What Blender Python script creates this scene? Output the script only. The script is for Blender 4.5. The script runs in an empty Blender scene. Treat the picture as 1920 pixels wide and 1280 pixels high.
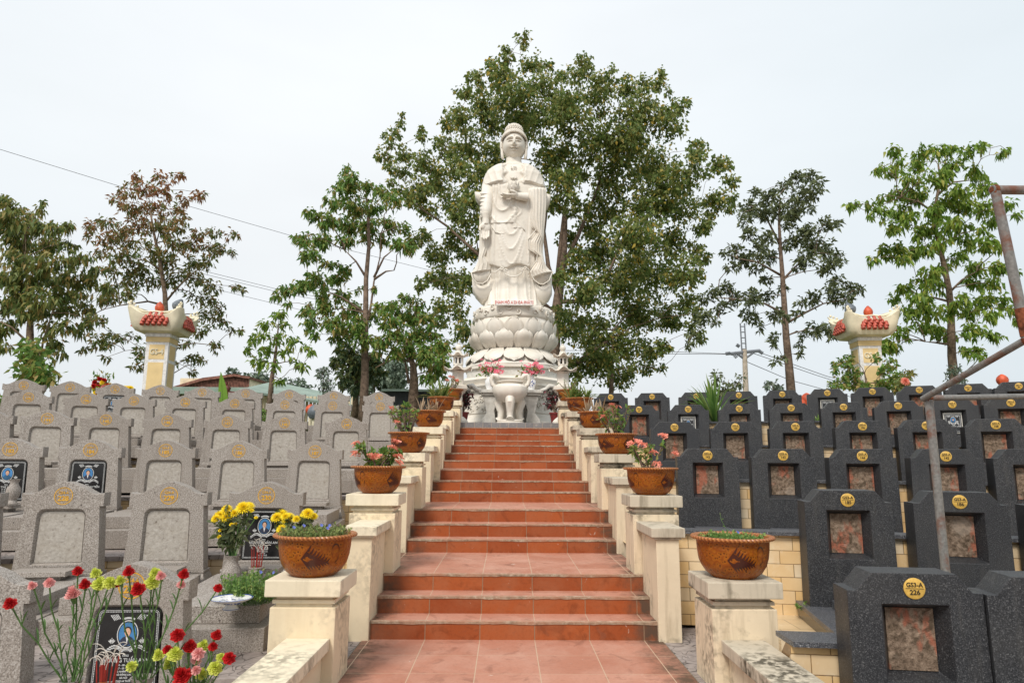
import bpy, bmesh, math, random
import numpy as np
from mathutils import Vector, Matrix, Euler
sc = bpy.context.scene
COL = sc.collection
rnd = random.Random(7)
R = math.radians
# ------------------------------------------------------------------ camera
EYE = 1.29
F = 1280.0
TH = math.atan(222 / F); PSI = R(0.45); RHO = R(0.35)
fwd = Vector((math.sin(PSI) * math.cos(TH), math.cos(PSI) * math.cos(TH), math.sin(TH)))
rt0 = Vector((math.cos(PSI), -math.sin(PSI), 0)); up0 = rt0.cross(fwd)
RT = math.cos(RHO) * rt0 + math.sin(RHO) * up0
UP = -math.sin(RHO) * rt0 + math.cos(RHO) * up0
CAM = Vector((0, 0, EYE))
cd = bpy.data.cameras.new('camera'); cam = bpy.data.objects.new('camera', cd); COL.objects.link(cam)
cd.sensor_width = 36; cd.lens = 24.0; cd.clip_end = 2000; cd.clip_start = 0.05
M = Matrix((RT, UP, -fwd)).transposed().to_4x4(); M.translation = CAM
cam.matrix_world = M
sc.camera = cam
def at(px, py, Y):
    """world point seen at photo pixel (px,py) standing at distance Y along the stairs"""
    d = fwd + RT * ((px - 960) / F) + UP * ((640 - py) / F)
    return CAM + d * (Y / d.y)
def mpp(p):
    return (Vector(p) - CAM).dot(fwd) / F
# ------------------------------------------------------------------ world, sun, exposure
SUN_EL, SUN_AZ = R(48), R(205)          # azimuth measured from +Y clockwise: behind the viewer, slightly left
w = bpy.data.worlds.new("World"); sc.world = w; w.use_nodes = True
nt = w.node_tree; nt.nodes.clear()
out = nt.nodes.new('ShaderNodeOutputWorld'); bg = nt.nodes.new('ShaderNodeBackground')
sky = nt.nodes.new('ShaderNodeTexSky'); sky.sky_type = 'NISHITA'; sky.sun_disc = False
sky.sun_elevation = SUN_EL; sky.sun_rotation = SUN_AZ; sky.dust_density = 6; sky.air_density = 1.2
tc = nt.nodes.new('ShaderNodeTexCoord'); sx = nt.nodes.new('ShaderNodeSeparateXYZ')
rp = nt.nodes.new('ShaderNodeValToRGB')
e = rp.color_ramp.elements
e[0].position = 0.0; e[0].color = (6.7, 6.9, 7.0, 1)
e[1].position = 0.75; e[1].color = (7.55, 7.85, 8.15, 1)
x_ = e.new(0.12); x_.color = (6.9, 7.15, 7.35, 1)
x_ = e.new(0.4); x_.color = (7.65, 7.9, 8.05, 1)
mp = nt.nodes.new('ShaderNodeMapping'); mp.inputs['Scale'].default_value = (1.2, 1.2, 3.5)
ns = nt.nodes.new('ShaderNodeTexNoise'); ns.inputs['Scale'].default_value = 1.6; ns.inputs['Detail'].default_value = 4
mr = nt.nodes.new('ShaderNodeMapRange'); mr.inputs[1].default_value = .3; mr.inputs[2].default_value = .7
mr.inputs[3].default_value = .96; mr.inputs[4].default_value = 1.04
mul = nt.nodes.new('ShaderNodeMixRGB'); mul.blend_type = 'MULTIPLY'; mul.inputs[0].default_value = 1
mix = nt.nodes.new('ShaderNodeMixRGB'); mix.inputs[0].default_value = 0.93
L = nt.links.new
L(tc.outputs['Generated'], sx.inputs[0]); L(sx.outputs['Z'], rp.inputs[0])
L(tc.outputs['Generated'], mp.inputs[0]); L(mp.outputs[0], ns.inputs[0]); L(ns.outputs[0], mr.inputs[0])
L(rp.outputs[0], mul.inputs[1]); L(mr.outputs[0], mul.inputs[2])
L(sky.outputs[0], mix.inputs[1]); L(mul.outputs[0], mix.inputs[2])
# the overcast is a little deeper and bluer away from the hidden sun, to the right; far left dimmed in colour to imitate lens vignetting
mrx = nt.nodes.new('ShaderNodeMapRange'); mrx.inputs[1].default_value = .05; mrx.inputs[2].default_value = .62; mrx.inputs[3].default_value = 0; mrx.inputs[4].default_value = 1
mrl = nt.nodes.new('ShaderNodeMapRange'); mrl.inputs[1].default_value = -.35; mrl.inputs[2].default_value = -.75; mrl.inputs[3].default_value = 0; mrl.inputs[4].default_value = .5
mxx = nt.nodes.new('ShaderNodeMath'); mxx.operation = 'MAXIMUM'
m3 = nt.nodes.new('ShaderNodeMixRGB'); m3.blend_type = 'MULTIPLY'; m3.inputs[2].default_value = (.87, .92, .945, 1)
L(sx.outputs['X'], mrx.inputs[0]); L(sx.outputs['X'], mrl.inputs[0]); L(mrx.outputs[0], mxx.inputs[0]); L(mrl.outputs[0], mxx.inputs[1]); L(mxx.outputs[0], m3.inputs[0]); L(mix.outputs[0], m3.inputs[1])
L(m3.outputs[0], bg.inputs[0]); bg.inputs[1].default_value = 0.123
L(bg.outputs[0], out.inputs[0])
sd = bpy.data.lights.new('sun', 'SUN'); sd.energy = 2.7; sd.angle = R(16); sd.color = (1, .955, .89)
so = bpy.data.objects.new('sun', sd); COL.objects.link(so)
sdir = Vector((math.sin(SUN_AZ) * math.cos(SUN_EL), math.cos(SUN_AZ) * math.cos(SUN_EL), math.sin(SUN_EL)))
so.rotation_euler = sdir.to_track_quat('Z', 'Y').to_euler()
sc.view_settings.view_transform = 'Standard'; sc.view_settings.look = 'None'
sc.view_settings.exposure = 0.08; sc.view_settings.gamma = 1

# ------------------------------------------------------------------ helpers: materials
class NB:
    def __init__(s, name):
        s.m = bpy.data.materials.new(name); s.m.use_nodes = True
        s.t = s.m.node_tree; s.t.nodes.clear()
        s.out = s.t.nodes.new('ShaderNodeOutputMaterial')
        s.p = s.n('ShaderNodeBsdfPrincipled'); s.l(s.p.outputs[0], s.out.inputs[0])
        c = s.n('ShaderNodeTexCoord'); s.obj = c.outputs['Object']; s.uv = c.outputs['UV']; s.gen = c.outputs['Generated']
    def n(s, t, **k):
        x = s.t.nodes.new(t)
        for a, v in k.items():
            if a in x.inputs.keys() if isinstance(a, str) else False: s.set(x.inputs[a], v)
            elif hasattr(x, a): setattr(x, a, v)
        return x
    def set(s, i, v):
        if isinstance(v, bpy.types.NodeSocket): s.l(v, i)
        else: i.default_value = v
    def l(s, a, b): s.t.links.new(a, b)
    def jit(s, v=None, k=7.0):
        """per object offset of the pattern"""
        oi = s.n('ShaderNodeObjectInfo'); a = s.n('ShaderNodeVectorMath', operation='ADD'); m_ = s.n('ShaderNodeMath', operation='MULTIPLY')
        s.l(oi.outputs['Random'], m_.inputs[0]); m_.inputs[1].default_value = k
        s.l(v or s.obj, a.inputs[0]); s.l(m_.outputs[0], a.inputs[1]); return a.outputs[0]
    def noise(s, scale, det=3, v=None, rough=.55, dist=0):
        x = s.n('ShaderNodeTexNoise'); x.inputs['Scale'].default_value = scale; x.inputs['Detail'].default_value = det
        x.inputs['Roughness'].default_value = rough; x.inputs['Distortion'].default_value = dist
        s.l(v or s.obj, x.inputs['Vector']); return x.outputs['Fac']
    def vor(s, scale, v=None, feat='F1', out='Distance'):
        x = s.n('ShaderNodeTexVoronoi', feature=feat); x.inputs['Scale'].default_value = scale
        s.l(v or s.obj, x.inputs['Vector']); return x.outputs[out]
    def ramp(s, f, stops):
        x = s.n('ShaderNodeValToRGB'); e = x.color_ramp.elements
        while len(e) < len(stops): e.new(.5)
        for i, (p, c) in enumerate(stops):
            e[i].position = p; e[i].color = (*c, 1) if len(c) == 3 else c
        s.l(f, x.inputs[0]); return x.outputs[0]
    def mr(s, f, a, b, c=0., d=1.):
        x = s.n('ShaderNodeMapRange'); s.l(f, x.inputs[0])
        for i, v in zip((1, 2, 3, 4), (a, b, c, d)): x.inputs[i].default_value = v
        return x.outputs[0]
    def mix(s, f, a, b, mode='MIX'):
        x = s.n('ShaderNodeMixRGB', blend_type=mode)
        for i, v in zip((0, 1, 2), (f, a, b)):
            if isinstance(v, tuple): v = (*v, 1)
            s.set(x.inputs[i], v)
        return x.outputs[0]
    def math(s, op, a, b=0.0):
        x = s.n('ShaderNodeMath', operation=op); s.set(x.inputs[0], a); s.set(x.inputs[1], b); return x.outputs[0]
    def xyz(s, v=None):
        x = s.n('ShaderNodeSeparateXYZ'); s.l(v or s.obj, x.inputs[0]); return x.outputs
    def bump(s, h, st=.3, d=.01):
        x = s.n('ShaderNodeBump'); x.inputs['Strength'].default_value = st; x.inputs['Distance'].default_value = d
        s.l(h, x.inputs['Height']); s.l(x.outputs[0], s.p.inputs['Normal'])
    def fin(s, col, rough=.6, spec=.4, metal=0.):
        if isinstance(col, tuple): s.p.inputs['Base Color'].default_value = (*col, 1)
        else: s.l(col, s.p.inputs['Base Color'])
        s.set(s.p.inputs['Roughness'], rough); s.p.inputs['Specular IOR Level'].default_value = spec
        s.p.inputs['Metallic'].default_value = metal
        return s.m
MAT = {}
def simple(name, c, rough=.6, spec=.4, var=.12, scale=20, metal=0., bump=0.):
    b = NB(name); f = b.noise(scale, 3, b.jit())
    lo = tuple(max(0, x * (1 - var * 1.6)) for x in c); hi = tuple(min(1, x * (1 + var * 1.6)) for x in c)
    if bump: b.bump(f, bump, .004)
    MAT[name] = b.fin(b.ramp(f, [(.3, lo), (.7, hi)]), rough, spec, metal); return MAT[name]

# grey granite
b = NB('grey_granite'); v = b.jit()
sp = b.noise(140, 2, v, .7); s2 = b.noise(55, 2, v)
c = b.ramp(sp, [(.34, (.085, .07, .06)), (.46, (.27, .235, .205)), (.54, (.35, .31, .275)), (.68, (.56, .53, .49))])
big = b.noise(2.2, 5, v); c = b.mix(b.mr(big, .35, .7, .0, .32), c, (.21, .17, .135))
c = b.mix(b.mr(s2, .35, .7, .0, .22), c, (.42, .385, .35))
oi = b.n('ShaderNodeObjectInfo'); c = b.mix(b.mr(oi.outputs['Random'], 0, 1, 0, .22), c, (.17, .14, .115))
x = b.xyz(v); cb = b.n('ShaderNodeCombineXYZ'); b.l(b.math('MULTIPLY', x[0], 14.), cb.inputs[0]); b.l(b.math('MULTIPLY', x[1], 14.), cb.inputs[1]); b.l(b.math('MULTIPLY', x[2], 1.3), cb.inputs[2])
st = b.noise(1.2, 4, cb.outputs[0], .6); c = b.mix(b.mr(st, .55, .78, 0, .5), c, (.15, .12, .095)); hole = b.vor(9, v); c = b.mix(b.mr(hole, .045, .06, .8, 0), c, (.04, .03, .025))
b.bump(sp, .25, .003); MAT['grey_granite'] = b.fin(c, .62, .35)
# rough pale recess panel of the grey stones
b = NB('rough_mortar'); v = b.jit()
n1 = b.noise(38, 5, v, .7); n2 = b.noise(6, 3, v)
c = b.ramp(n1, [(.30, (.13, .105, .085)), (.38, (.34, .305, .265)), (.6, (.43, .395, .35)), (.8, (.52, .49, .44))])
c = b.mix(b.mr(n2, .5, .8, 0, .35), c, (.30, .25, .19)); b.bump(n1, .7, .01)
MAT['rough_mortar'] = b.fin(c, .9, .15)
# dark granite, honed front
def dark(name, rough, k=1.):
    b = NB(name); v = b.jit(); sp = b.noise(165, 2, v, .72); lg = b.noise(3, 4, v)
    c = b.ramp(sp, [(.36, (.006 * k, .0065 * k, .008 * k)), (.5, (.021 * k, .022 * k, .025 * k)), (.6, (.042 * k, .043 * k, .047 * k)), (.72, (.17 * k, .17 * k, .168 * k))])
    c = b.mix(b.mr(lg, .45, .8, 0, .35), c, (.055, .052, .048)); x = b.xyz(v); cb = b.n('ShaderNodeCombineXYZ'); b.l(b.math('MULTIPLY', x[0], 12.), cb.inputs[0]); b.l(b.math('MULTIPLY', x[1], 12.), cb.inputs[1]); b.l(b.math('MULTIPLY', x[2], 1.2), cb.inputs[2])
    st = b.noise(1.2, 4, cb.outputs[0], .6); c = b.mix(b.mr(st, .56, .8, 0, .45), c, (.085, .080, .072)); b.bump(sp, .12, .002)
    MAT[name] = b.fin(c, b.mr(lg, .3, .7, rough * .8, rough * 1.25), .5)
dark('dark_granite', .48); dark('polished_black_granite', .12, .6); dark('worn_grey_slab', .4, 3.0)
# marble
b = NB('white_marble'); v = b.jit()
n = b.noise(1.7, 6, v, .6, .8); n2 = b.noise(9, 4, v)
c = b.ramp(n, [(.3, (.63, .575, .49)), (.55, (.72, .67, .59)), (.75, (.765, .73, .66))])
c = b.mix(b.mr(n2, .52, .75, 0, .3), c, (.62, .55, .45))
ao = b.n('ShaderNodeNewGeometry'); pt = b.mr(ao.outputs['Pointiness'], .44, .5, .55, 0)  # creases tinted darker: shade painted into the colour, along with grime
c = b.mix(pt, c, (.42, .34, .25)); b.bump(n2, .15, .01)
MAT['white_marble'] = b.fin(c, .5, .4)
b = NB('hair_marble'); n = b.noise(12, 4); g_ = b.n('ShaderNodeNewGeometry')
b.fin(b.mix(b.mr(g_.outputs['Pointiness'], .42, .55, .8, 0), b.ramp(n, [(.3, (.62, .565, .48)), (.7, (.72, .67, .59))]), (.25, .19, .12)), .6, .3); MAT['hair_marble'] = b.m  # gaps between curls darkened: relief shade painted into the colour
b = NB('pale_stone'); v = b.jit(); n = b.noise(14, 5, v); n3 = b.noise(2.5, 4, v)
c = b.ramp(n, [(.3, (.50, .48, .43)), (.7, (.70, .68, .63))]); c = b.mix(b.mr(n3, .45, .75, 0, .5), c, (.40, .36, .29)); b.bump(n, .4, .01)
MAT['pale_stone'] = b.fin(c, .6, .35)
# cream plaster, cleaner left / dirtier right
def plaster(name, base, dirt, amt):
    b = NB(name); v = b.jit()
    n = b.noise(1.6, 6, v, .65); f = b.noise(24, 4, v)
    x = b.xyz(v)
    cb = b.n('ShaderNodeCombineXYZ'); b.l(b.math('MULTIPLY', x[0], 9.), cb.inputs[0]); b.l(b.math('MULTIPLY', x[1], 9.), cb.inputs[1]); b.l(b.math('MULTIPLY', x[2], 1.1), cb.inputs[2])
    st = b.noise(1.4, 4, cb.outputs[0], .6)
    c = b.ramp(n, [(.3, tuple(i * .86 for i in base)), (.6, base), (.8, tuple(min(.9, i * 1.06) for i in base))])
    c = b.mix(b.mr(st, .5, .8, 0, .75 * amt), c, dirt)
    mould = b.math('MULTIPLY', b.mr(n, .50, .64, 0, 1), b.mr(f, .40, .58, 0, 1))
    c = b.mix(b.math('MULTIPLY', mould, amt), c, (.10, .085, .06))
    b.bump(f, .25, .006); MAT[name] = b.fin(c, .8, .25)
plaster('cream_plaster', (.75, .63, .44), (.55, .42, .26), .5)
plaster('stained_plaster', (.72, .60, .43), (.28, .21, .13), 1.0)
plaster('coping_plaster', (.76, .67, .50), (.36, .30, .21), .6)
plaster('stained_coping', (.55, .48, .37), (.15, .125, .085), 1.35)
# tan wall tile (uv in metres)
def tile_mat(name, cols, bw, bh, mortar, ms=.003, rough=.35, stain=(.5, .25, .08)):
    b = NB(name); br = b.n('ShaderNodeTexBrick'); b.l(b.uv, br.inputs['Vector'])
    br.inputs['Scale'].default_value = 1; br.inputs['Brick Width'].default_value = bw; br.inputs['Row Height'].default_value = bh
    br.inputs['Mortar Size'].default_value = ms; br.inputs['Mortar Smooth'].default_value = .3; br.inputs['Bias'].default_value = 0
    br.inputs['Color1'].default_value = (*cols[0], 1); br.inputs['Color2'].default_value = (*cols[1], 1); br.inputs['Mortar'].default_value = (*mortar, 1)
    n = b.noise(3.1, 5); n2 = b.noise(11, 5, None, .7, 1.5)
    c = b.mix(b.mr(n, .4, .75, 0, .55), br.outputs['Color'], stain, 'MIX')
    c = b.mix(b.mr(n2, .55, .8, 0, .35), c, (.78, .70, .56))
    b.bump(b.math('SUBTRACT', 1., br.outputs['Fac']), .5, .004)
    MAT[name] = b.fin(c, rough, .45)
tile_mat('tan_wall_tile', ((.74, .50, .23), (.72, .61, .44)), .2, .1, (.16, .10, .055), stain=(.55, .31, .10))
tile_mat('tan_floor_tile', ((.60, .43, .24), (.66, .52, .33)), .3, .3, (.14, .10, .06), stain=(.40, .26, .12))
tile_mat('grey_curb_tile', ((.16, .16, .165), (.21, .21, .21)), .16, .1, (.45, .36, .26), rough=.5, stain=(.12, .12, .12))
# grey pavers
b = NB('grey_paver'); cb = b.xyz()
ds = b.noise(3, 2); vv = b.n('ShaderNodeVectorMath', operation='ADD'); b.l(b.obj, vv.inputs[0]); b.l(ds, vv.inputs[1])
vd = b.vor(6.5, vv.outputs[0], 'DISTANCE_TO_EDGE'); n = b.noise(16, 4); n2 = b.noise(2, 4)
c = b.ramp(n, [(.3, (.20, .165, .15)), (.7, (.34, .29, .265))]); c = b.mix(b.mr(n2, .4, .7, 0, .4), c, (.40, .34, .29))
c = b.mix(b.mr(vd, .012, .035, .85, 0), c, (.06, .05, .042)); b.bump(b.mr(vd, 0, .05), .5, .01); MAT['grey_paver'] = b.fin(c, .8, .3)
# terracotta tread / riser, joints every 0.4 m from x=-0.18
def terra(name, lo, hi, dusty, depthjoint):
    b = NB(name); x = b.xyz()
    def joint(s_, off, wd):
        q = b.math('FRACT', b.math('DIVIDE', b.math('SUBTRACT', s_, off - 40), .4))
        return b.math('ADD', b.math('LESS_THAN', q, wd), b.math('GREATER_THAN', q, 1 - wd))
    j = joint(x[0], -.18, .0075)
    if depthjoint: j = b.math('MAXIMUM', j, joint(x[1], 5.27, .005))
    tid = b.n('ShaderNodeTexWhiteNoise', noise_dimensions='2D')
    cx = b.n('ShaderNodeCombineXYZ'); b.l(b.math('FLOOR', b.math('DIVIDE', b.math('SUBTRACT', x[0], -40.18), .4)), cx.inputs[0])
    b.l(b.math('FLOOR', b.math('MULTIPLY', x[2], 7.87)) if not depthjoint else b.math('FLOOR', b.math('DIVIDE', b.math('SUBTRACT', x[1], 5.27 - 40), .4)), cx.inputs[1])
    b.l(cx.outputs[0], tid.inputs['Vector'])
    c = b.mix(tid.outputs['Value'], lo, hi)
    n = b.noise(3.2, 5, None, .65, .6); c = b.mix(b.mr(n, .42, .75, 0, .55), c, dusty)
    dk = b.noise(5, 4, None, .6, 1.2); c = b.mix(b.mr(dk, .56, .7, 0, .5), c, tuple(i * .5 for i in lo))
    f = b.noise(45, 3); c = b.mix(b.mr(f, .5, .8, 0, .25), c, tuple(i * .55 for i in lo))
    sc_ = b.noise(7, 5, None, .7, 2.); c = b.mix(b.mr(sc_, .66, .72, 0, .55), c, (.62, .55, .46))
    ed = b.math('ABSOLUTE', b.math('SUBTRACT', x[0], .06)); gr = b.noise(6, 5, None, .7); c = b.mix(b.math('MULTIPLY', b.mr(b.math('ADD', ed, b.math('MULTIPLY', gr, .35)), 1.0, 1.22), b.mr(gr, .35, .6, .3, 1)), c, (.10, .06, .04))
    w2 = b.noise(11, 5, None, .7, .8); c = b.mix(b.mr(w2, .60, .70, 0, .3), c, (.18, .08, .05))
    c = b.mix(j, c, (.24, .16, .10) if not depthjoint else (.50, .36, .25)); b.bump(f, .15, .003)
    MAT[name] = b.fin(c, b.mr(n, .3, .7, .42, .7), .22)
terra('terracotta_riser', (.25, .055, .016), (.36, .092, .027), (.33, .13, .062), False)
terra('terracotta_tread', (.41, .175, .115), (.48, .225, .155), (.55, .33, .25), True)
b = NB('worn_cement'); n = b.noise(26, 5, None, .7); n2 = b.noise(4, 4)
c = b.ramp(n, [(.3, (.16, .115, .075)), (.55, (.38, .30, .215)), (.75, (.58, .50, .40))]); c = b.mix(b.mr(n2, .40, .62, 0, .8), c, (.38, .19, .12)); b.bump(n, .5, .006)
MAT['worn_cement'] = b.fin(c, .85, .2)
# brick and mortar filled recess
b = NB('old_brick'); v = b.jit(); n = b.noise(7, 5, v, .65, .4); g = b.noise(34, 4, v, .7); h = b.noise(11, 4, v, .6, 1.)
c = b.ramp(g, [(.3, (.05, .035, .022)), (.48, (.17, .12, .085)), (.75, (.34, .255, .185))])
x = b.xyz(v); cb = b.n('ShaderNodeCombineXYZ'); b.l(b.math('MULTIPLY', x[0], 2.2), cb.inputs[0]); b.l(x[2], cb.inputs[2]); b.l(x[1], cb.inputs[1])
pz = b.noise(5, 3, cb.outputs[0], .6)
c = b.mix(b.mr(pz, .53, .63, 0, .8), c, (.34, .11, .065)); c = b.mix(b.mr(h, .56, .64, 0, .75), c, (.07, .05, .032)); c = b.mix(b.mr(n, .58, .68, 0, .45), c, (.42, .34, .27))
b.bump(b.math('ADD', g, h), .9, .012); MAT['old_brick'] = b.fin(c, .9, .15)
# glazed pot
b = NB('amber_glaze'); v = b.jit(); x = b.xyz()
an = b.math('ARCTAN2', x[1], x[0]); cb = b.n('ShaderNodeCombineXYZ'); b.l(b.math('MULTIPLY', an, 9.), cb.inputs[0]); b.l(b.math('MULTIPLY', x[2], 46.), cb.inputs[1])
sc1 = b.vor(1., cb.outputs[0]); n = b.noise(8, 4, v)
c = b.ramp(sc1, [(.12, (.07, .014, .003)), (.34, (.34, .105, .007)), (.7, (.25, .062, .005))])
c = b.mix(b.mr(n, .4, .75, 0, .5), c, (.14, .034, .005)); b.bump(sc1, .5, .006); MAT['amber_glaze'] = b.fin(c, .34, .35)
b = NB('amber_rim'); x = b.xyz(); an = b.math('ARCTAN2', x[1], x[0]); wv = b.math('SINE', b.math('ADD', b.math('MULTIPLY', an, 60.), b.math('MULTIPLY', x[2], 120.)))
c = b.mix(b.mr(wv, -1, 1), (.24, .065, .012), (.46, .18, .05)); b.bump(wv, .5, .006); MAT['amber_rim'] = b.fin(c, .35, .5)
simple('dark_glaze', (.055, .012, .006), .3, .5); simple('pot_rim', (.40, .16, .05), .4, .4, .25, 40)
simple('soil', (.06, .04, .025), .95, .1, .4, 60, bump=.6)
simple('maroon_plastic', (.19, .025, .022), .4, .4)
simple('badge_yellow', (.58, .36, .075), .45, .4, .12, 60); simple('badge_ink', (.03, .02, .008), .6)
simple('gold_paint', (.58, .31, .03), .55, .4, .25, 80)
simple('red_letter', (.62, .05, .03), .6); simple('plate_white', (.78, .76, .72), .5)
simple('plaque_black', (.012, .012, .013), .12, .6); simple('silver_line', (.55, .55, .54), .5, .4, .15, 90)
simple('photo_blue', (.06, .20, .42), .35); simple('skin_print', (.62, .36, .24), .5); simple('hair_print', (.02, .018, .018), .5)
simple('suit_print', (.03, .035, .06), .5); simple('shirt_print', (.7, .7, .72), .5); simple('blue_shirt_print', (.03, .10, .19), .5)
simple('red_tile', (.42, .075, .045), .5, .4, .3, 18, bump=.3); simple('cap_cream', (.72, .65, .48), .65, .3, .12, 3)
simple('tower_yellow', (.70, .52, .26), .7, .25, .06, 4); simple('tower_white', (.70, .68, .66), .7)
simple('red_bud', (.50, .08, .03), .5, .4, .25, 9); simple('grey_bud', (.13, .15, .17), .5, .4, .2, 9)
simple('bark', (.16, .115, .08), .9, .15, .35, 14, bump=.9); simple('red_bark', (.19, .135, .10), .9, .15, .3, 12, bump=.8)
simple('concrete_pole', (.42, .35, .28), .8, .2, .15, 6); simple('pole_steel', (.16, .17, .19), .5, .5); simple('cable_black', (.10, .10, .11), .7)
simple('porcelain', (.78, .78, .77), .15, .6, .03); simple('cobalt', (.03, .07, .30), .2, .6, .2, 60)
simple('stem_green', (.10, .19, .055), .6, .3, .25, 30); simple('incense_red', (.33, .03, .02), .6); simple('incense_ash', (.62, .57, .50), .8)
simple('thorn_stem', (.15, .10, .075), .8, .2, .35, 60, bump=.6)
simple('building_cream', (.72, .60, .42), .7, .2, .1, 4); simple('roof_green', (.24, .31, .26), .6, .3, .12, 2); simple('rust_roof', (.20, .085, .06), .7, .3, .3, 8)
simple('dark_roof', (.05, .055, .06), .6); simple('glazed_maroon', (.10, .022, .016), .5, .3, .3, 12)
simple('red_cloth', (.60, .03, .03), .6)
b = NB('galvanised_pipe'); n = b.noise(5, 5, None, .65, .5); f = b.noise(60, 3)
c = b.ramp(f, [(.3, (.13, .125, .115)), (.7, (.22, .21, .195))]); c = b.mix(b.mr(n, .50, .62, 0, .9), c, (.15, .050, .022)); b.bump(n, .3, .003)
MAT['galvanised_pipe'] = b.fin(c, .5, .5)
simple('rust', (.17, .055, .025), .85, .2, .4, 40, bump=.5)
# leaves: random colour per leaf, thin translucent
def leafmat(name, stops, trans=.42, zstops=None, rough=.5):
    b = NB(name); g = b.n('ShaderNodeNewGeometry'); ri = g.outputs['Random Per Island']
    c = b.ramp(ri, stops)
    if zstops:
        c2 = b.ramp(ri, zstops); z = b.xyz(b.gen)[2]
        nz = b.noise(.8, 3); zz = b.math('ADD', z, b.math('MULTIPLY', b.math('SUBTRACT', nz, .5), .9))
        zz = b.math('ADD', zz, b.math('MULTIPLY', b.math('SUBTRACT', ri, .5), .3))
        c = b.mix(b.mr(zz, .52, .78), c, c2)
    b.fin(c, rough, .35)
    t = b.n('ShaderNodeBsdfTranslucent'); b.l(c, t.inputs[0]); ms = b.n('ShaderNodeMixShader'); ms.inputs[0].default_value = trans
    b.l(b.p.outputs[0], ms.inputs[1]); b.l(t.outputs[0], ms.inputs[2]); b.l(ms.outputs[0], b.out.inputs[0]); MAT[name] = b.m
leafmat('fig_leaf', [(0, (.085, .14, .035)), (.35, (.155, .22, .055)), (.7, (.25, .29, .08)), (.9, (.36, .35, .12)), (.985, (.56, .40, .07))], .5)
leafmat('olive_leaf', [(0, (0.090, 0.147, 0.038)), (.4, (0.164, 0.216, 0.061)), (.75, (0.271, 0.274, 0.078)), (1, (0.362, 0.235, 0.070))])
leafmat('russet_leaf', [(0, (.08, .14, .035)), (.5, (.16, .19, .05)), (1, (.26, .17, .06))], .42, [(0, (.22, .10, .045)), (.45, (.32, .15, .065)), (.8, (.40, .20, .08)), (.81, (.16, .20, .06)), (1, (.22, .22, .07))])
leafmat('mid_leaf', [(0, (0.081, 0.186, 0.038)), (.5, (0.181, 0.304, 0.061)), (.8, (0.271, 0.293, 0.070)), (1, (0.362, 0.255, 0.078))])
leafmat('bright_leaf', [(0, (.10, .19, .025)), (.5, (.19, .31, .045)), (.85, (.31, .40, .07)), (1, (.40, .38, .07))], .45)
leafmat('deep_leaf', [(0, (.07, .095, .045)), (.5, (.13, .16, .07)), (.85, (.19, .22, .10)), (1, (.25, .27, .13))], .42)
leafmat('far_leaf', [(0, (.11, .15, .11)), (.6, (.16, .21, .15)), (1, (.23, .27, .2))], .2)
leafmat('dark_far_leaf', [(0, (0.036, 0.069, 0.028)), (.6, (0.081, 0.127, 0.043)), (1, (0.181, 0.177, 0.052))], .2)
leafmat('herb_leaf', [(0, (.09, .19, .04)), (.6, (.20, .33, .08)), (1, (.34, .40, .12))], .4)
leafmat('dry_herb', [(0, (.16, .12, .06)), (.45, (.20, .24, .07)), (1, (.36, .42, .14))], .4)
leafmat('yucca_leaf', [(0, (.10, .17, .035)), (.6, (.22, .28, .07)), (1, (.42, .42, .17))], .3)
leafmat('wine_leaf', [(0, (.02, .035, .02)), (.5, (.06, .03, .03)), (1, (.22, .025, .04))], .2)
leafmat('banana_leaf', [(0, (.15, .30, .035)), (1, (.24, .42, .06))], .45)
def petal(name, a, c2): leafmat(name, [(0, a), (1, c2)], .25, None, .6)
petal('petal_red', (.42, .006, .008), (.62, .02, .02)); petal('petal_pink', (.72, .30, .28), (.85, .48, .45))
petal('petal_lime', (.52, .58, .06), (.74, .76, .20)); petal('petal_yellow', (.85, .62, .01), (.93, .76, .03))
petal('petal_salmon', (.72, .18, .12), (.85, .36, .26)); petal('petal_rose', (.75, .10, .18), (.85, .25, .32)); petal('petal_blue', (.10, .13, .50), (.20, .25, .65))
petal('dry_blade', (.35, .24, .14), (.58, .46, .32)); petal('petal_white', (.7, .7, .6), (.8, .8, .7))

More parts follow.
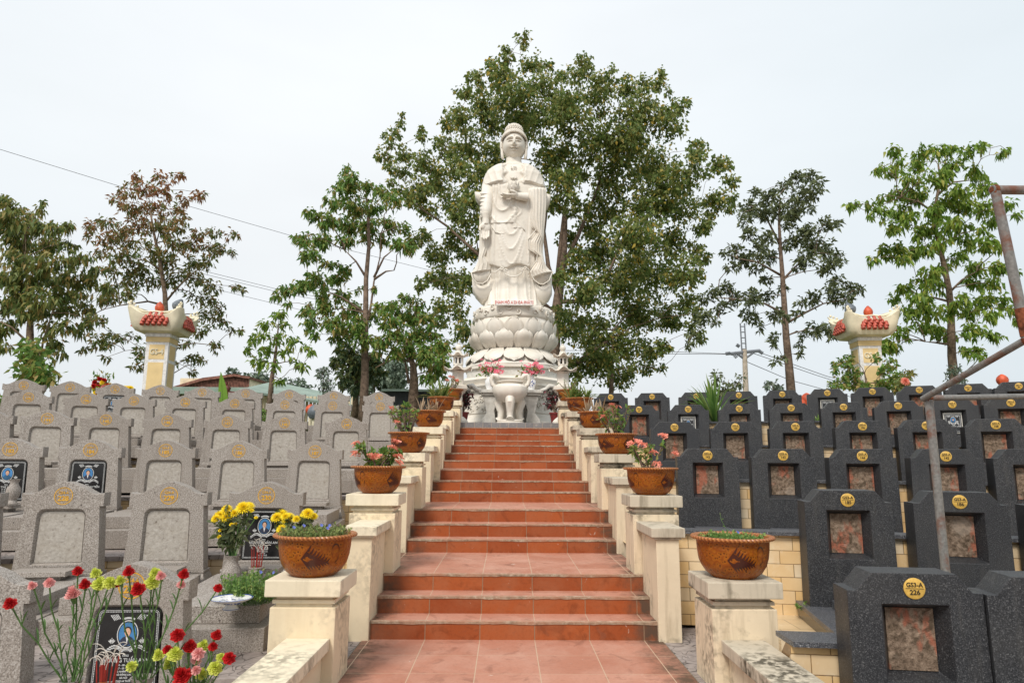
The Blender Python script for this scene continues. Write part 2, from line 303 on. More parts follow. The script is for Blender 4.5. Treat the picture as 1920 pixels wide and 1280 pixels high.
# ------------------------------------------------------------------ helpers: geometry
class MB:
    def __init__(s): s.v = []; s.f = []; s.m = []; s.mats = []; s.uvs = {}; s.cur = 0
    def mat(s, name):
        if name not in s.mats: s.mats.append(name)
        s.cur = s.mats.index(name); return s
    def add(s, vs, fs, uv=None):
        o = len(s.v); s.v += [tuple(x) for x in vs]
        for i, f in enumerate(fs):
            if uv: s.uvs[len(s.f)] = [uv[j] for j in f]
            s.f.append([o + j for j in f]); s.m.append(s.cur)
        return s
    def box(s, x0, x1, y0, y1, z0, z1, T=None):
        vs = [Vector((x, y, z)) for z in (z0, z1) for y in (y0, y1) for x in (x0, x1)]
        if T: vs = [T @ q for q in vs]
        return s.add(vs, [(0, 2, 3, 1), (4, 5, 7, 6), (0, 1, 5, 4), (2, 6, 7, 3), (0, 4, 6, 2), (1, 3, 7, 5)])
    def frustum(s, a, b_, z0, z1, c=(0, 0), c2=None):
        c2 = c2 or c
        vs = [(c[0] + sx * a[0], c[1] + sy * a[1], z0) for sx, sy in ((-1, -1), (1, -1), (1, 1), (-1, 1))] + [(c2[0] + sx * b_[0], c2[1] + sy * b_[1], z1) for sx, sy in ((-1, -1), (1, -1), (1, 1), (-1, 1))]
        return s.add(vs, [(3, 2, 1, 0), (4, 5, 6, 7), (0, 1, 5, 4), (1, 2, 6, 5), (2, 3, 7, 6), (3, 0, 4, 7)])
    def prism(s, pts, y0, y1):          # outline in x,z counter-clockwise seen from -y
        n = len(pts); vs = [(x, y0, z) for x, z in pts] + [(x, y1, z) for x, z in pts]
        return s.add(vs, [tuple(range(n)), tuple(range(2 * n - 1, n - 1, -1))] + [((i + 1) % n, i, n + i, n + (i + 1) % n) for i in range(n)])
    def lathe(s, prof, n=32, c=(0, 0, 0), a0=0., sx=1., sy=1., wob=None):
        vs = []; fs = []
        for r, z in prof:
            for i in range(n):
                a = a0 + 2 * math.pi * i / n; rr = r if not wob else r * wob(a, z)
                vs.append((c[0] + rr * math.cos(a) * sx, c[1] + rr * math.sin(a) * sy, c[2] + z))
        for j in range(len(prof) - 1):
            for i in range(n): fs.append((j * n + i, j * n + (i + 1) % n, (j + 1) * n + (i + 1) % n, (j + 1) * n + i))
        if prof[0][0] > 1e-4: fs.append(tuple(range(n - 1, -1, -1)))
        if prof[-1][0] > 1e-4: fs.append(tuple((len(prof) - 1) * n + i for i in range(n)))
        return s.add(vs, fs)
    def tube(s, pts, rad, n=6, cap=True):
        pts = [Vector(p) for p in pts]; k = len(pts)
        if not hasattr(rad, '__len__'): rad = [rad] * k
        vs = []; fs = []; u = None
        for i, p in enumerate(pts):
            d = (pts[min(i + 1, k - 1)] - pts[max(i - 1, 0)])
            d = d.normalized() if d.length > 1e-9 else Vector((0, 0, 1))
            if u is None: u = d.orthogonal().normalized()
            u = (u - d * u.dot(d)); u = u.normalized() if u.length > 1e-6 else d.orthogonal().normalized()
            w_ = d.cross(u)
            for j in range(n):
                a = 2 * math.pi * j / n; vs.append(p + (u * math.cos(a) + w_ * math.sin(a)) * rad[i])
        for i in range(k - 1):
            for j in range(n): fs.append((i * n + j, i * n + (j + 1) % n, (i + 1) * n + (j + 1) % n, (i + 1) * n + j))
        if cap: fs += [tuple(range(n - 1, -1, -1)), tuple((k - 1) * n + j for j in range(n))]
        return s.add(vs, fs)
    def ball(s, c, r, n=10, m=7, sc_=(1, 1, 1)):
        pr = [(max(1e-5, math.sin(math.pi * j / m)) * r, -math.cos(math.pi * j / m) * r * sc_[2]) for j in range(m + 1)]
        return s.lathe(pr, n, c, 0, sc_[0], sc_[1])
    def disc(s, c, rx, rz, y, n=24):
        return s.add([(c[0] + rx * math.cos(2 * math.pi * i / n), y, c[1] + rz * math.sin(2 * math.pi * i / n)) for i in range(n)], [tuple(range(n))])
    def ring(s, c, r0, r1, y, n=32, k=1.):
        vs = [(c[0] + r * math.cos(2 * math.pi * i / n), y, c[1] + r * k * math.sin(2 * math.pi * i / n)) for r in (r0, r1) for i in range(n)]
        return s.add(vs, [(i, n + i, n + (i + 1) % n, (i + 1) % n) for i in range(n)])
    def mesh(s, name, smooth=False, bevel=0., seg=2, weld=True, keep_mats=None):
        me = bpy.data.meshes.new(name); me.from_pydata([tuple(q) for q in s.v], [], s.f)
        for m_ in (s.mats or []): me.materials.append(MAT[m_])
        me.polygons.foreach_set('material_index', s.m)
        if s.uvs:
            uvl = me.uv_layers.new(name='UVMap')
            for p in me.polygons:
                if p.index in s.uvs:
                    for li, q in zip(p.loop_indices, s.uvs[p.index]): uvl.data[li].uv = q
        bm = bmesh.new(); bm.from_mesh(me)
        if weld: bmesh.ops.remove_doubles(bm, verts=bm.verts, dist=1e-5)
        bmesh.ops.recalc_face_normals(bm, faces=bm.faces)
        if bevel:
            ed = [e for e in bm.edges if len(e.link_faces) == 2 and e.calc_face_angle(0) > .5]
            bmesh.ops.bevel(bm, geom=ed, offset=bevel, segments=seg, profile=.6, affect='EDGES', clamp_overlap=True)
        bm.to_mesh(me); bm.free()
        if smooth:
            me.polygons.foreach_set('use_smooth', [True] * len(me.polygons))
            if smooth != 'all': me.set_sharp_from_angle(angle=R(40))
        return me
    def build(s, name, parent=None, mat=None, **k):
        if mat: s.mats = [mat]; s.m = [0] * len(s.f)
        return link(name, s.mesh(name, **k), parent)
def link(name, me, parent=None):
    o = bpy.data.objects.new(name, me); COL.objects.link(o); o.parent = parent; return o
def tag(o, label=None, cat=None, group=None, kind=None):
    if label: o['label'] = label
    if cat: o['category'] = cat
    if group: o['group'] = group
    if kind: o['kind'] = kind
    return o
def thing(name, label, cat, loc=(0, 0, 0), rz=0., group=None):
    o = bpy.data.objects.new(name, None); COL.objects.link(o); o.location = loc; o.rotation_euler = (0, 0, rz); o.empty_display_size = .1
    return tag(o, label, cat, group)
def kids(o): return [c for c in bpy.data.objects if c.parent == o]
def dup(root, loc, rz, label, group=None):
    r = root.copy(); COL.objects.link(r); r.location = loc; r.rotation_euler = (0, 0, rz); r['label'] = label
    if group: r['group'] = group
    for ch in root.children:
        c = ch.copy(); COL.objects.link(c); c.parent = r
        for g in ch.children:
            d = g.copy(); COL.objects.link(d); d.parent = c
    return r
_tx = {}
def text_mesh(txt, size, mat, ext=.001, wmax=None, bold=0.):
    key = (txt, size, mat, wmax)
    if key in _tx: return _tx[key]
    cu = bpy.data.curves.new('t', 'FONT'); cu.body = txt; cu.size = size; cu.align_x = 'CENTER'; cu.align_y = 'CENTER'; cu.extrude = ext; cu.offset = bold; cu.resolution_u = 3
    o = bpy.data.objects.new('t', cu); COL.objects.link(o)
    bpy.context.view_layer.update()
    me = bpy.data.meshes.new_from_object(o.evaluated_get(bpy.context.evaluated_depsgraph_get()))
    bpy.data.objects.remove(o); bpy.data.curves.remove(cu)
    me.name = 'lettering'
    if wmax and len(me.vertices):
        xs = [q.co.x for q in me.vertices]; wd = max(xs) - min(xs)
        if wd > wmax:
            for q in me.vertices: q.co.x *= wmax / wd
    me.transform(Matrix.Rotation(math.pi / 2, 4, 'X'))      # reads when seen from -y
    me.materials.clear(); me.materials.append(MAT[mat]); _tx[key] = me; return me
def joinmesh(name, parts, mats):
    """parts: (mesh, matrix) list joined into one mesh with own materials"""
    bm = bmesh.new(); names = []
    for me, T in parts:
        idx = []
        for m_ in me.materials:
            if m_.name not in names: names.append(m_.name)
            idx.append(names.index(m_.name))
        n0 = len(bm.verts); f0 = len(bm.faces); tmp = me.copy(); tmp.transform(T); bm.from_mesh(tmp); bpy.data.meshes.remove(tmp); bm.faces.ensure_lookup_table()
        for f in bm.faces[f0:]: f.material_index = idx[f.material_index] if idx else 0
    out_ = bpy.data.meshes.new(name); bm.to_mesh(out_); bm.free()
    for n_ in names: out_.materials.append(bpy.data.materials[n_])
    return out_
ORD = ['first', 'second', 'third', 'fourth', 'fifth', 'sixth', 'seventh', 'eighth', 'ninth', 'tenth', 'eleventh', 'twelfth', 'thirteenth']
# ================================================================== SETTING
SX = .06                                     # middle of the stairs
g = MB().add([(-400, -60, -.34), (400, -60, -.34), (400, 600, -.34), (-400, 600, -.34)], [(0, 1, 2, 3)])
simple('bare_earth', (.16, .125, .09), .95, .1, .3, 1.5, bump=.4)
tag(g.build('ground', mat='bare_earth'), kind='structure')
FLR = [None, -.22, .12, .50, .88, 1.26, 1.64]         # terrace floor levels (rows 1-6)
FLL = [None, -.22, .14, .49, .87, 1.24, 1.56]
SR = [None, 3.6, 5.5, 7.37, 9.1, 10.9, 12.7]          # front of each row of headstones on the axis, right
SL = [None, 3.9, 5.85, 7.7, 9.55, 11.4, 13.2]
CR, CL = .04, .03
def curve(side, D0, X):
    c = CR if side > 0 else CL; x = min(abs(X), 9.5)
    return D0 - c * x * x - (abs(X) - x) * 2 * c * 9.5
def slope(side, X):
    c = CR if side > 0 else CL; return math.atan(2 * c * min(abs(X), 9.5))
XIN = 1.17; XOUT = 14.
xs_ = [XIN + (XOUT - XIN) * i / 40 for i in range(41)]
def strip(side, d0, d1, z, xin=XIN, c1=None):
    m = MB(); vs = []
    for x in xs_:
        X = side * max(x, xin)
        vs += [(X, curve(side, d0, X), z), (X, curve(side, d1, X) if c1 is None else c1, z)]
    fs = [(2 * i, 2 * i + 2, 2 * i + 3, 2 * i + 1) for i in range(40)]
    return m.add(vs, fs, [(a[0], a[1]) for a in vs])
def wall(side, d, z0, z1, th=.12, xin=XIN):
    m = MB(); vs = []; uv = []; u = 0; pv = None
    for x in xs_:
        X = side * max(x, xin); p = (X, curve(side, d, X))
        if pv: u += math.dist(p, pv)
        pv = p
        for (dy, z) in ((0, z0), (0, z1), (th, z1), (th, z0)):
            vs.append((p[0], p[1] + dy, z)); uv.append((u, z + dy))
    fs = []
    for i in range(40):
        a, b_ = 4 * i, 4 * i + 4
        for k in range(3): fs.append((a + k, a + k + 1, b_ + k + 1, b_ + k))
    fs += [(0, 3, 2, 1), (160, 161, 162, 163)]
    return m.add(vs, fs, uv)
WR = [None, None, 3.88, 5.75, 7.62, 9.35, 11.15]; WL = [None, None, 4.5, 6.15, 8.02, 9.87, 11.72]
COPR = [None, None, .37, .745, 1.10, 1.50, 1.90]
for k in range(1, 7):
    d0 = WR[k] if k > 1 else -3; d1 = WR[k + 1] if k < 6 else None
    o = strip(1, d0 + .02, (d1 or 0) + .05, FLR[k], c1=None if d1 else 15., xin=1.50 if k == 2 else XIN).build('pavement' if k == 1 else 'terrace', mat='grey_paver' if k == 1 else 'tan_floor_tile', weld=False)
    tag(o, kind='structure')
    d0 = WL[k] if k > 1 else -3; d1 = WL[k + 1] if k < 6 else None
    if k == 2: d0 = 3.95
    o = strip(-1, d0 + .02, (d1 or 0) + .05, FLL[k], c1=None if d1 else 15.).build('pavement' if k == 1 else 'terrace', mat='grey_paver', weld=False)
    tag(o, kind='structure')
for k in range(2, 7):
    r = thing('retaining_wall', f'tan tiled retaining wall with dark stone coping, {ORD[k-2]} step up on the right', 'wall', group='retaining walls of the terraces')
    wall(1, WR[k], FLR[k - 1] - .1, COPR[k] - .028, xin=1.50 if k == 2 else XIN).build('tiled_face', r, 'tan_wall_tile', weld=False)
    wall(1, WR[k] - .045, COPR[k] - .026, COPR[k], .24, 1.50 if k == 2 else XIN + .02).build('coping', r, 'worn_grey_slab', weld=True)
    dL = WL[k] if k > 2 else 3.95
    r = thing('retaining_wall', f'low tan tiled retaining wall with paver edge, {ORD[k-2]} step up on the left', 'wall', group='retaining walls of the terraces')
    wall(-1, dL, FLL[k - 1] - .1, FLL[k] - .034).build('tiled_face', r, 'tan_wall_tile', weld=False)
    wall(-1, dL - .02, FLL[k] - .032, FLL[k] + .004, .16, XIN + .02).build('coping', r, 'grey_paver', weld=True)
# pavement strips beside the stairs foot and landings
m = MB().mat('grey_paver')
for s in (-1, 1):
    x0, x1 = sorted((SX + s * 1.1, SX + s * 1.62)); m.box(x0, x1, -3, 5.9, -.3, -.006)
tag(m.build('pavement', weld=False), kind='structure')
tag(strip(-1, 3.0, 3.97, FLL[2] - .02).build('pavement', mat='grey_paver', weld=False), kind='structure')
# hilltop behind the graves
m = MB(); m.add([(-300, 13.3, 1.85), (300, 13.3, 1.85), (300, 500, 2.6), (-300, 500, 2.6)], [(0, 1, 2, 3)])
m.add([(-300, 13.3, -.3), (300, 13.3, -.3), (300, 13.3, 1.85), (-300, 13.3, 1.85)], [(0, 1, 2, 3)])
simple('hill_grass', (.10, .12, .05), .95, .1, .4, 2.0, bump=.5)
tag(m.build('hill', mat='hill_grass'), kind='structure')
# ---- stairs
ST = [(5.27, .127), (5.53, .253), (5.77, .38), (7.06, .508), (7.30, .636), (7.56, .768), (8.80, .896), (9.03, 1.025), (9.25, 1.160), (10.62, 1.280), (10.88, 1.397), (11.12, 1.523), (12.55, 1.640), (12.78, 1.765), (13.0, 1.890)]
m = MB(); x0, x1 = SX - 1.09, SX + 1.09
def quad(m, a, b_, c, d): m.add([a, b_, c, d], [(0, 1, 2, 3)])
rr = random.Random(3)
def wav(D, z, mt):      # worn cement nosing with an uneven lower edge
    n = 48; m.mat(mt); t = []; bo = []; bk = []
    for i in range(n + 1):
        x = x0 + (x1 - x0) * i / n
        t.append((x, D - .007 + rr.uniform(-.002, .002), z - .002)); bo.append((x, D - .005, z - .015 - abs(rr.gauss(0, .0022)) - .004 * max(0, math.sin(i * .31 + D * 7)))); bk.append((x, D + .020 + rr.uniform(-.004, .012), z + .002))
    vs = t + bo + bk; N = n + 1
    m.add(vs, [(i, i + 1, N + i + 1, N + i) for i in range(n)] + [(i, 2 * N + i, 2 * N + i + 1, i + 1) for i in range(n)])
zp = 0.; Dp = -3.
for i, (D, z) in enumerate(ST):
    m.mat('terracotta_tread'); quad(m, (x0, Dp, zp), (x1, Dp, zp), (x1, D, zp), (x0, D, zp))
    m.mat('terracotta_riser'); quad(m, (x0, D, zp), (x1, D, zp), (x1, D, z), (x0, D, z))
    wav(D, z, 'worn_cement'); zp = z; Dp = D
m.mat('terracotta_tread'); quad(m, (x0, Dp, zp), (x1, Dp, zp), (x1, 13.1, zp), (x0, 13.1, zp))
m.mat('stained_plaster')
for s, X in ((-1, x0), (1, x1)):            # closed sides
    pr = [(-3, -.3)]; zz = 0
    Dq = -3
    for D, z in ST: pr += [(D, zz)]; pr += [(D, z)]; zz = z
    pts = [(-3, 0)] + pr[1:] + [(13.1, zz), (13.1, -.3), (-3, -.3)]
    m.add([(X + s * .003, a, b_) for a, b_ in pts], [tuple(range(len(pts)))])
tag(m.build('stairs', weld=False), kind='structure')
m = MB(); x0, x1 = SX - 1.2, SX + 1.2
m.add([(x0, 13.1, 1.86), (x1, 13.1, 1.86), (x1, 13.1, 1.99), (x0, 13.1, 1.99)], [(0, 1, 2, 3)], [(0.03, .0), (2.4, .0), (2.4, .094), (0.03, .094)])
m.add([(-3.2, 13.1, 1.99), (3.4, 13.1, 1.99), (3.4, 20, 1.99), (-3.2, 20, 1.99)], [(0, 1, 2, 3)], [(0, 0), (6.6, 0), (6.6, 7), (0, 7)])
m.add([(-3.2, 13.1, 1.6), (x0, 13.1, 1.6), (x0, 13.1, 1.99), (-3.2, 13.1, 1.99)], [(0, 1, 2, 3)], [(0, 0), (2, 0), (2, .1), (0, .1)])
m.add([(x1, 13.1, 1.6), (3.4, 13.1, 1.6), (3.4, 13.1, 1.99), (x1, 13.1, 1.99)], [(0, 1, 2, 3)], [(0, 0), (2, 0), (2, .1), (0, .1)])
for X, q in ((-3.2, 0), (3.4, 0)): m.add([(X, 13.1, 1.6), (X, 20, 1.6), (X, 20, 1.99), (X, 13.1, 1.99)], [(0, 1, 2, 3)], [(0, 0), (7, 0), (7, .1), (0, .1)])
tag(m.build('platform', mat='grey_curb_tile', weld=False), kind='structure')

# ---- balustrade: posts and low walls
PD = [4.15, 5.8, 7.58, 9.18, 11.08, 12.92]; PT = [.60, 1.005, 1.36, 1.715, 2.07, 2.39]
RD = [3.3, 5.2, 6.98, 8.72, 10.55, 12.45]; RT_ = [.28, .80, 1.12, 1.46, 1.82, 2.15]
PXL = [-1.165, -1.10, -1.10, -1.06, -1.07, -1.06]; PXR = [1.39, 1.245, 1.235, 1.20, 1.20, 1.19]
GB = [-.3, .12, .5, .88, 1.26, 1.6]
POSTS = []
where = ['nearest the viewer', 'second up the stairs', 'third up the stairs', 'fourth up the stairs', 'fifth up the stairs', 'at the top of the stairs']
for side in (-1, 1):
    body = 'cream_plaster' if side < 0 else 'stained_plaster'; capm = 'coping_plaster' if side < 0 else 'stained_coping'
    sn = 'left' if side < 0 else 'right'
    for k in range(6):
        X = (PXL if side < 0 else PXR)[k]; D = PD[k]; T = PT[k]; h = .19
        z0 = -.3 if k == 0 else ST[3 * k - 1 if k < 5 else 14][1] - .45
        t = thing('stair_post', f'{"clean cream" if side<0 else "mould stained"} square post on the {sn} of the stairs, {where[k]}', 'post', (X, D + h, 0), 0, 'square posts of the balustrade')
        q = MB(); q.box(-h, h, -h, h, z0, T - .155); q.build('shaft', t, body, bevel=.006)
        q = MB(); q.box(-h + .028, h - .028, -h + .028, h - .028, T - .154, T - .135); q.box(-h + .01, h - .01, -h + .01, h - .01, T - .134, T - .115); q.box(-h + .03, h - .03, -h + .03, h - .03, T - .1145, T - .094)
        q.build('neck_moulding', t, capm, weld=False)
        q = MB(); q.box(-h - .027, h + .030, -h - .030, h + .030, T - .093, T); q.build('cap', t, capm, bevel=.007)
        POSTS.append((side, k, X, D + h, T))
        # low wall in front of the post
        Xr = (X + .03 if side < 0 else X - .04) if k else (X + .04 if side < 0 else X - .02)
        Tr = RT_[k]; zb = -.3 if k == 0 else ST[3 * k - 3][1] - .3
        t = thing('balustrade_wall', f'low {"cream" if side<0 else "stained"} balustrade wall with flat coping on the {sn}, {where[k]}', 'wall', (Xr, RD[k], 0), 0, 'low walls of the balustrade')
        y1 = PD[k] - RD[k] - .001
        MB().box(-.085, .085, .035, y1, zb, Tr - .086).build('wall_body', t, body, bevel=.005)
        q = MB(); q.box(-.1, .1, .02, y1, Tr - .085, Tr - .069); q.box(-.125, .125, 0, y1, Tr - .068, Tr)
        q.build('coping', t, capm, bevel=.006)

# ================================================================== GRAVES
def plate(outer, inner, inner2, y0, depth, y1):
    """slab with a recess: outer outline, recess outline in front, recess outline at its back"""
    bm = bmesh.new()
    fo = [bm.verts.new((x, y0, z)) for x, z in outer]; fi = [bm.verts.new((x, y0, z)) for x, z in inner]
    ed = [bm.edges.new((l[i], l[(i + 1) % len(l)])) for l in (fo, fi) for i in range(len(l))]
    bmesh.ops.triangle_fill(bm, use_beauty=True, edges=ed)
    bo = [bm.verts.new((x, y1, z)) for x, z in outer]; bi = [bm.verts.new((x, y0 + depth, z)) for x, z in inner2]
    for l, k in ((fo, bo), (fi, bi)):
        n = len(l)
        for i in range(n): bm.faces.new((l[i], l[(i + 1) % n], k[(i + 1) % n], k[i]))
    bm.faces.new(bo)
    bmesh.ops.recalc_face_normals(bm, faces=bm.faces)
    return bm
def bm_mesh(bm, name, mat, bevel=0.):
    if bevel:
        ed = [e for e in bm.edges if len(e.link_faces) == 2 and e.calc_face_angle(0) > .6]
        bmesh.ops.bevel(bm, geom=ed, offset=bevel, segments=2, profile=.6, affect='EDGES', clamp_overlap=True)
    me = bpy.data.meshes.new(name); bm.to_mesh(me); bm.free(); me.materials.append(MAT[mat]); return me
# --- black graves (origin: front foot of the headstone, z=0 terrace floor; H = .96)
HR = .96
def black_grave(label):
    t = thing('black_grave', label, 'grave', group='black granite graves on the right terraces')
    a, c = .31, .314
    outer = [(-c, .10), (c, .10), (a, HR - .085), (a - .045, HR - .085), (a - .115, HR), (-a + .115, HR), (-a + .045, HR - .085), (-a, HR - .085)]
    zi0, zi1 = HR - .50, HR - .145
    inner = [(-.155, zi0), (.155, zi0), (.155, zi1), (-.155, zi1)]
    inner2 = [(-.112, zi0 + .035), (.112, zi0 + .035), (.112, zi1 - .03), (-.112, zi1 - .03)]
    link('headstone', bm_mesh(plate(outer, inner, inner2, 0, .095, .205), 'black_headstone', 'dark_granite', .004), t)
    MB().box(-.1115, .1115, .082, .12, zi0 + .0355, zi1 - .0305).build('brick_panel', t, 'old_brick')
    q = MB(); q.box(-.35, .35, -.82, .22, 0, .085); q.build('tiled_base', t, 'polished_black_granite', bevel=.003)
    q = MB(); q.box(-.365, .365, -.84, .22, .0855, .118); q.build('slab', t, 'worn_grey_slab', bevel=.005)
    q = MB(); q.box(-.17, .17, -.30, -.03, .119, .175); q.build('offering_ledge', t, 'worn_grey_slab', bevel=.004)
    return t
def badge_mesh(n):
    a = MB(); a.mat('badge_yellow')
    a.lathe([(.0495, 0), (.0495, .004), (.046, .006), (0.0001, .006)], 28)
    me0 = a.mesh('plate', smooth=True)
    T0 = Matrix.Rotation(math.pi / 2, 4, 'X')
    line = MB().mat('badge_ink').box(-.042, .042, -.0072, -.0062, -.0012, .0012).mesh('l')
    parts = [(me0, T0), (line, Matrix()), (text_mesh('GS3-A', .029, 'badge_ink', wmax=.076, bold=.0006), Matrix.Translation((0, -.007, .0165))),
             (text_mesh(n, .032, 'badge_ink', wmax=.056, bold=.0006), Matrix.Translation((0, -.007, -.0185)))]
    return joinmesh('number_badge', parts, None)
# --- grey graves
HL = .97
def ogee(a, zs, zp, n=12):
    """top outline from right shoulder over the peak to the left shoulder"""
    prof = [(1, 0), (.93, -.10), (.84, -.16), (.72, -.10), (.60, .14), (.48, .42), (.36, .62), (.24, .78), (.14, .92), (.05, 1.0)]
    r = [(a * x, zs + (zp - zs) * z) for x, z in prof]
    return r + [(-x, z) for x, z in reversed(r)]
def arch_box(w0, w1, z0, z1, r, n=5):
    pts = [(-w0, z0), (w0, z0), (w1, z1 - r)]
    pts += [(w1 - r + r * math.cos(math.pi / 2 * i / n), z1 - r + r * math.sin(math.pi / 2 * i / n)) for i in range(1, n + 1)]
    pts += [(-x, z) for x, z in reversed(pts[3:])] + [(-w1, z1 - r)]
    return pts
def grey_grave(label):
    t = thing('grey_grave', label, 'grave', group='grey granite graves on the left terraces')
    zsh = HL - .082
    top = ogee(.295, zsh, HL)
    outer = [(-.305, .285), (.305, .285), (.268, zsh - .105), (.295, zsh - .105)] + top + [(-.295, zsh - .105), (-.268, zsh - .105)]
    inner = arch_box(.182, .175, .345, HL - .205, .055); inner2 = arch_box(.166, .159, .36, HL - .226, .042)
    link('headstone', bm_mesh(plate(outer, inner, inner2, 0, .034, .13), 'grey_headstone', 'grey_granite', .0035), t)
    q = MB(); q.prism(arch_box(.1655, .1585, .3605, HL - .2265, .0415), .026, .06); q.build('recess_panel', t, 'rough_mortar')
    q = MB(); q.frustum((.34, .14), (.34, .14), .0, .19, (0, .07)); q.frustum((.335, .135), (.31, .085), .191, .262, (0, .07)); q.box(-.315, .315, -.02, .15, .2625, .2845); q.build('plinth', t, 'grey_granite', bevel=.004)
    q = MB(); q.box(-.20, .20, -.30, -.075, .3005, .335); q.build('offering_ledge', t, 'grey_granite', bevel=.003)
    q = MB(); q.box(-.15, .15, -.25, -.08, .2685, .30); q.box(-.31, .31, -.93, -.072, .1605, .268); q.build('upper_slab', t, 'grey_granite', bevel=.006)
    q = MB(); q.box(-.37, .37, -1.06, -.071, 0, .16); q.build('lower_slab', t, 'grey_granite', bevel=.006)
    return t
def gold_number(n):
    a = MB().mat('gold_paint'); a.ring((0, 0), .061, .068, -.0012)
    for i in range(40):
        q = 2 * math.pi * i / 40; a.disc((.052 * math.cos(q), .052 * math.sin(q)), .0026, .0026, -.0012, 5)
    parts = [(a.mesh('r', weld=False), Matrix()), (text_mesh('GS4-A', .030, 'gold_paint', wmax=.072, bold=.0008), Matrix.Translation((0, -.001, .024))),
             (text_mesh(n, .052, 'gold_paint', wmax=.08, bold=.0022), Matrix.Translation((0, -.001, -.020)))]
    return joinmesh('gold_number', parts, None)
# --- portrait plaque
def plaque(parent, w0, w1, z0, z1, y, lines, name, hair='short', suit='suit_print', header='NĂM MƯƠI', r=.03):
    a = MB().mat('plaque_black'); a.prism(arch_box(w0, w1, z0, z1, r), y - .008, y + .01)
    pl = a.build('plaque', parent, bevel=.0015)
    s = MB().mat('silver_line'); yy = y - .0092
    def bar(p, q, wd=.0022):
        p = Vector((p[0], p[1])); q = Vector((q[0], q[1])); d = (q - p).normalized(); nn = Vector((-d.y, d.x)) * wd
        s.add([(v_.x, yy, v_.y) for v_ in (p - nn, q - nn, q + nn, p + nn)], [(0, 1, 2, 3)])
    o_ = arch_box(w0 - .010, w1 - .010, z0 + .010, z1 - .010, r * .7)
    for i in range(len(o_)): bar(o_[i], o_[(i + 1) % len(o_)], .0011)
    o_ = arch_box(w0 - .017, w1 - .017, z0 + .017, z1 - .017, r * .5)
    for i in range(len(o_)):
        p, q = Vector(o_[i]), Vector(o_[(i + 1) % len(o_)]); L_ = (q - p).length; k = max(1, int(L_ / .008))
        for j in range(k): bar(p.lerp(q, j / k), p.lerp(q, (j + .62) / k), .0022)
    H = z1 - z0; cz = z1 - H * .33; rx, rz = H * .115, H * .15
    s.ring((0, cz), rx * 1.10, rx * 1.2, yy, 36, rz / rx)
    # scroll ends above the portrait
    for sg in (-1, 1):
        for j in range(5): bar((sg * (rx * .95 + j * .007), z1 - H * .135 - j * .002), (sg * (rx * 1.35 + j * .008), z1 - H * .075 - j * .001), .0019)
        # lotus leaves under the portrait
        for j in range(9):
            q = j / 8; x = sg * (rx * .5 + q * rx * 1.75); z = cz - rz * 1.28 + math.sin(q * 3.4) * .018
            s.disc((x, z), .0095 - .004 * q, .0042, yy, 8); s.disc((x, z - .011), .007, .003, yy, 8)
        for j in range(5):
            q = (j - 2) * .45; x = sg * rx * 1.7
            bar((x, cz - rz * .78), (x + math.sin(q) * .02, cz - rz * .78 + math.cos(q) * .022), .0028)
        bar((sg * rx * 1.7, cz - rz * .5), (sg * rx * 1.7, cz - rz * .30), .0022)
    for j in range(9):
        q = (j - 4) * .33; bar((0, cz - rz * 1.42), (math.sin(q) * .026, cz - rz * 1.42 + math.cos(q) * .015), .0024)
    s.ring((0, z1 - H * .30), H * .165, H * .19, yy, 40)   # header ribbon, only its top part shows as an arc
    s.f = s.f[:-40] + [f for i, f in enumerate(s.f[-40:]) if 7 <= i < 13]; s.m = s.m[:len(s.f)]
    parts = [(s.mesh('s', weld=False), Matrix())]
    for txt, size, z, wm in lines: parts.append((text_mesh(txt, size, 'silver_line', wmax=wm, bold=.0004, ext=.0003), Matrix.Translation((0, yy, z0 + H * z))))
    link('lettering', joinmesh('plaque_lettering', parts, None), pl)
    p = MB(); p.mat('photo_blue').disc((0, cz), rx, rz, y - .0098, 32)
    p.mat(suit)
    sh = [(-rx * .82, cz - rz * .55), (-rx * .55, cz - rz * .30), (-rx * .2, cz - rz * .15), (rx * .2, cz - rz * .15), (rx * .55, cz - rz * .30), (rx * .82, cz - rz * .55), (rx * .55, cz - rz * .83), (0, cz - rz * .99), (-rx * .55, cz - rz * .83)]
    p.add([(x, y - .0104, z) for x, z in sh], [tuple(range(len(sh)))])
    if suit == 'suit_print':
        p.mat('shirt_print').add([(x, y - .0107, z) for x, z in [(-rx * .18, cz - rz * .16), (rx * .18, cz - rz * .16), (0, cz - rz * .8)]], [(0, 1, 2)])
    p.mat('hair_print').disc((0, cz + rz * .30), rx * .43, rz * .36, y - .0110, 20)
    p.mat('skin_print').disc((0, cz + rz * .17), rx * .33, rz * .36, y - .0116, 20)
    p.add([(x, y - .0112, z) for x, z in [(-rx * .13, cz - rz * .25), (rx * .13, cz - rz * .25), (rx * .13, cz), (-rx * .13, cz)]], [(0, 1, 2, 3)])
    p.mat('hair_print')
    for sg in (-1, 1): p.disc((sg * rx * .13, cz + rz * .2), rx * .055, rz * .022, y - .0120, 8)
    p.disc((0, cz + rz * .0), rx * .09, rz * .015, y - .0120, 8)
    p.build('portrait', pl, weld=False)
    return pl
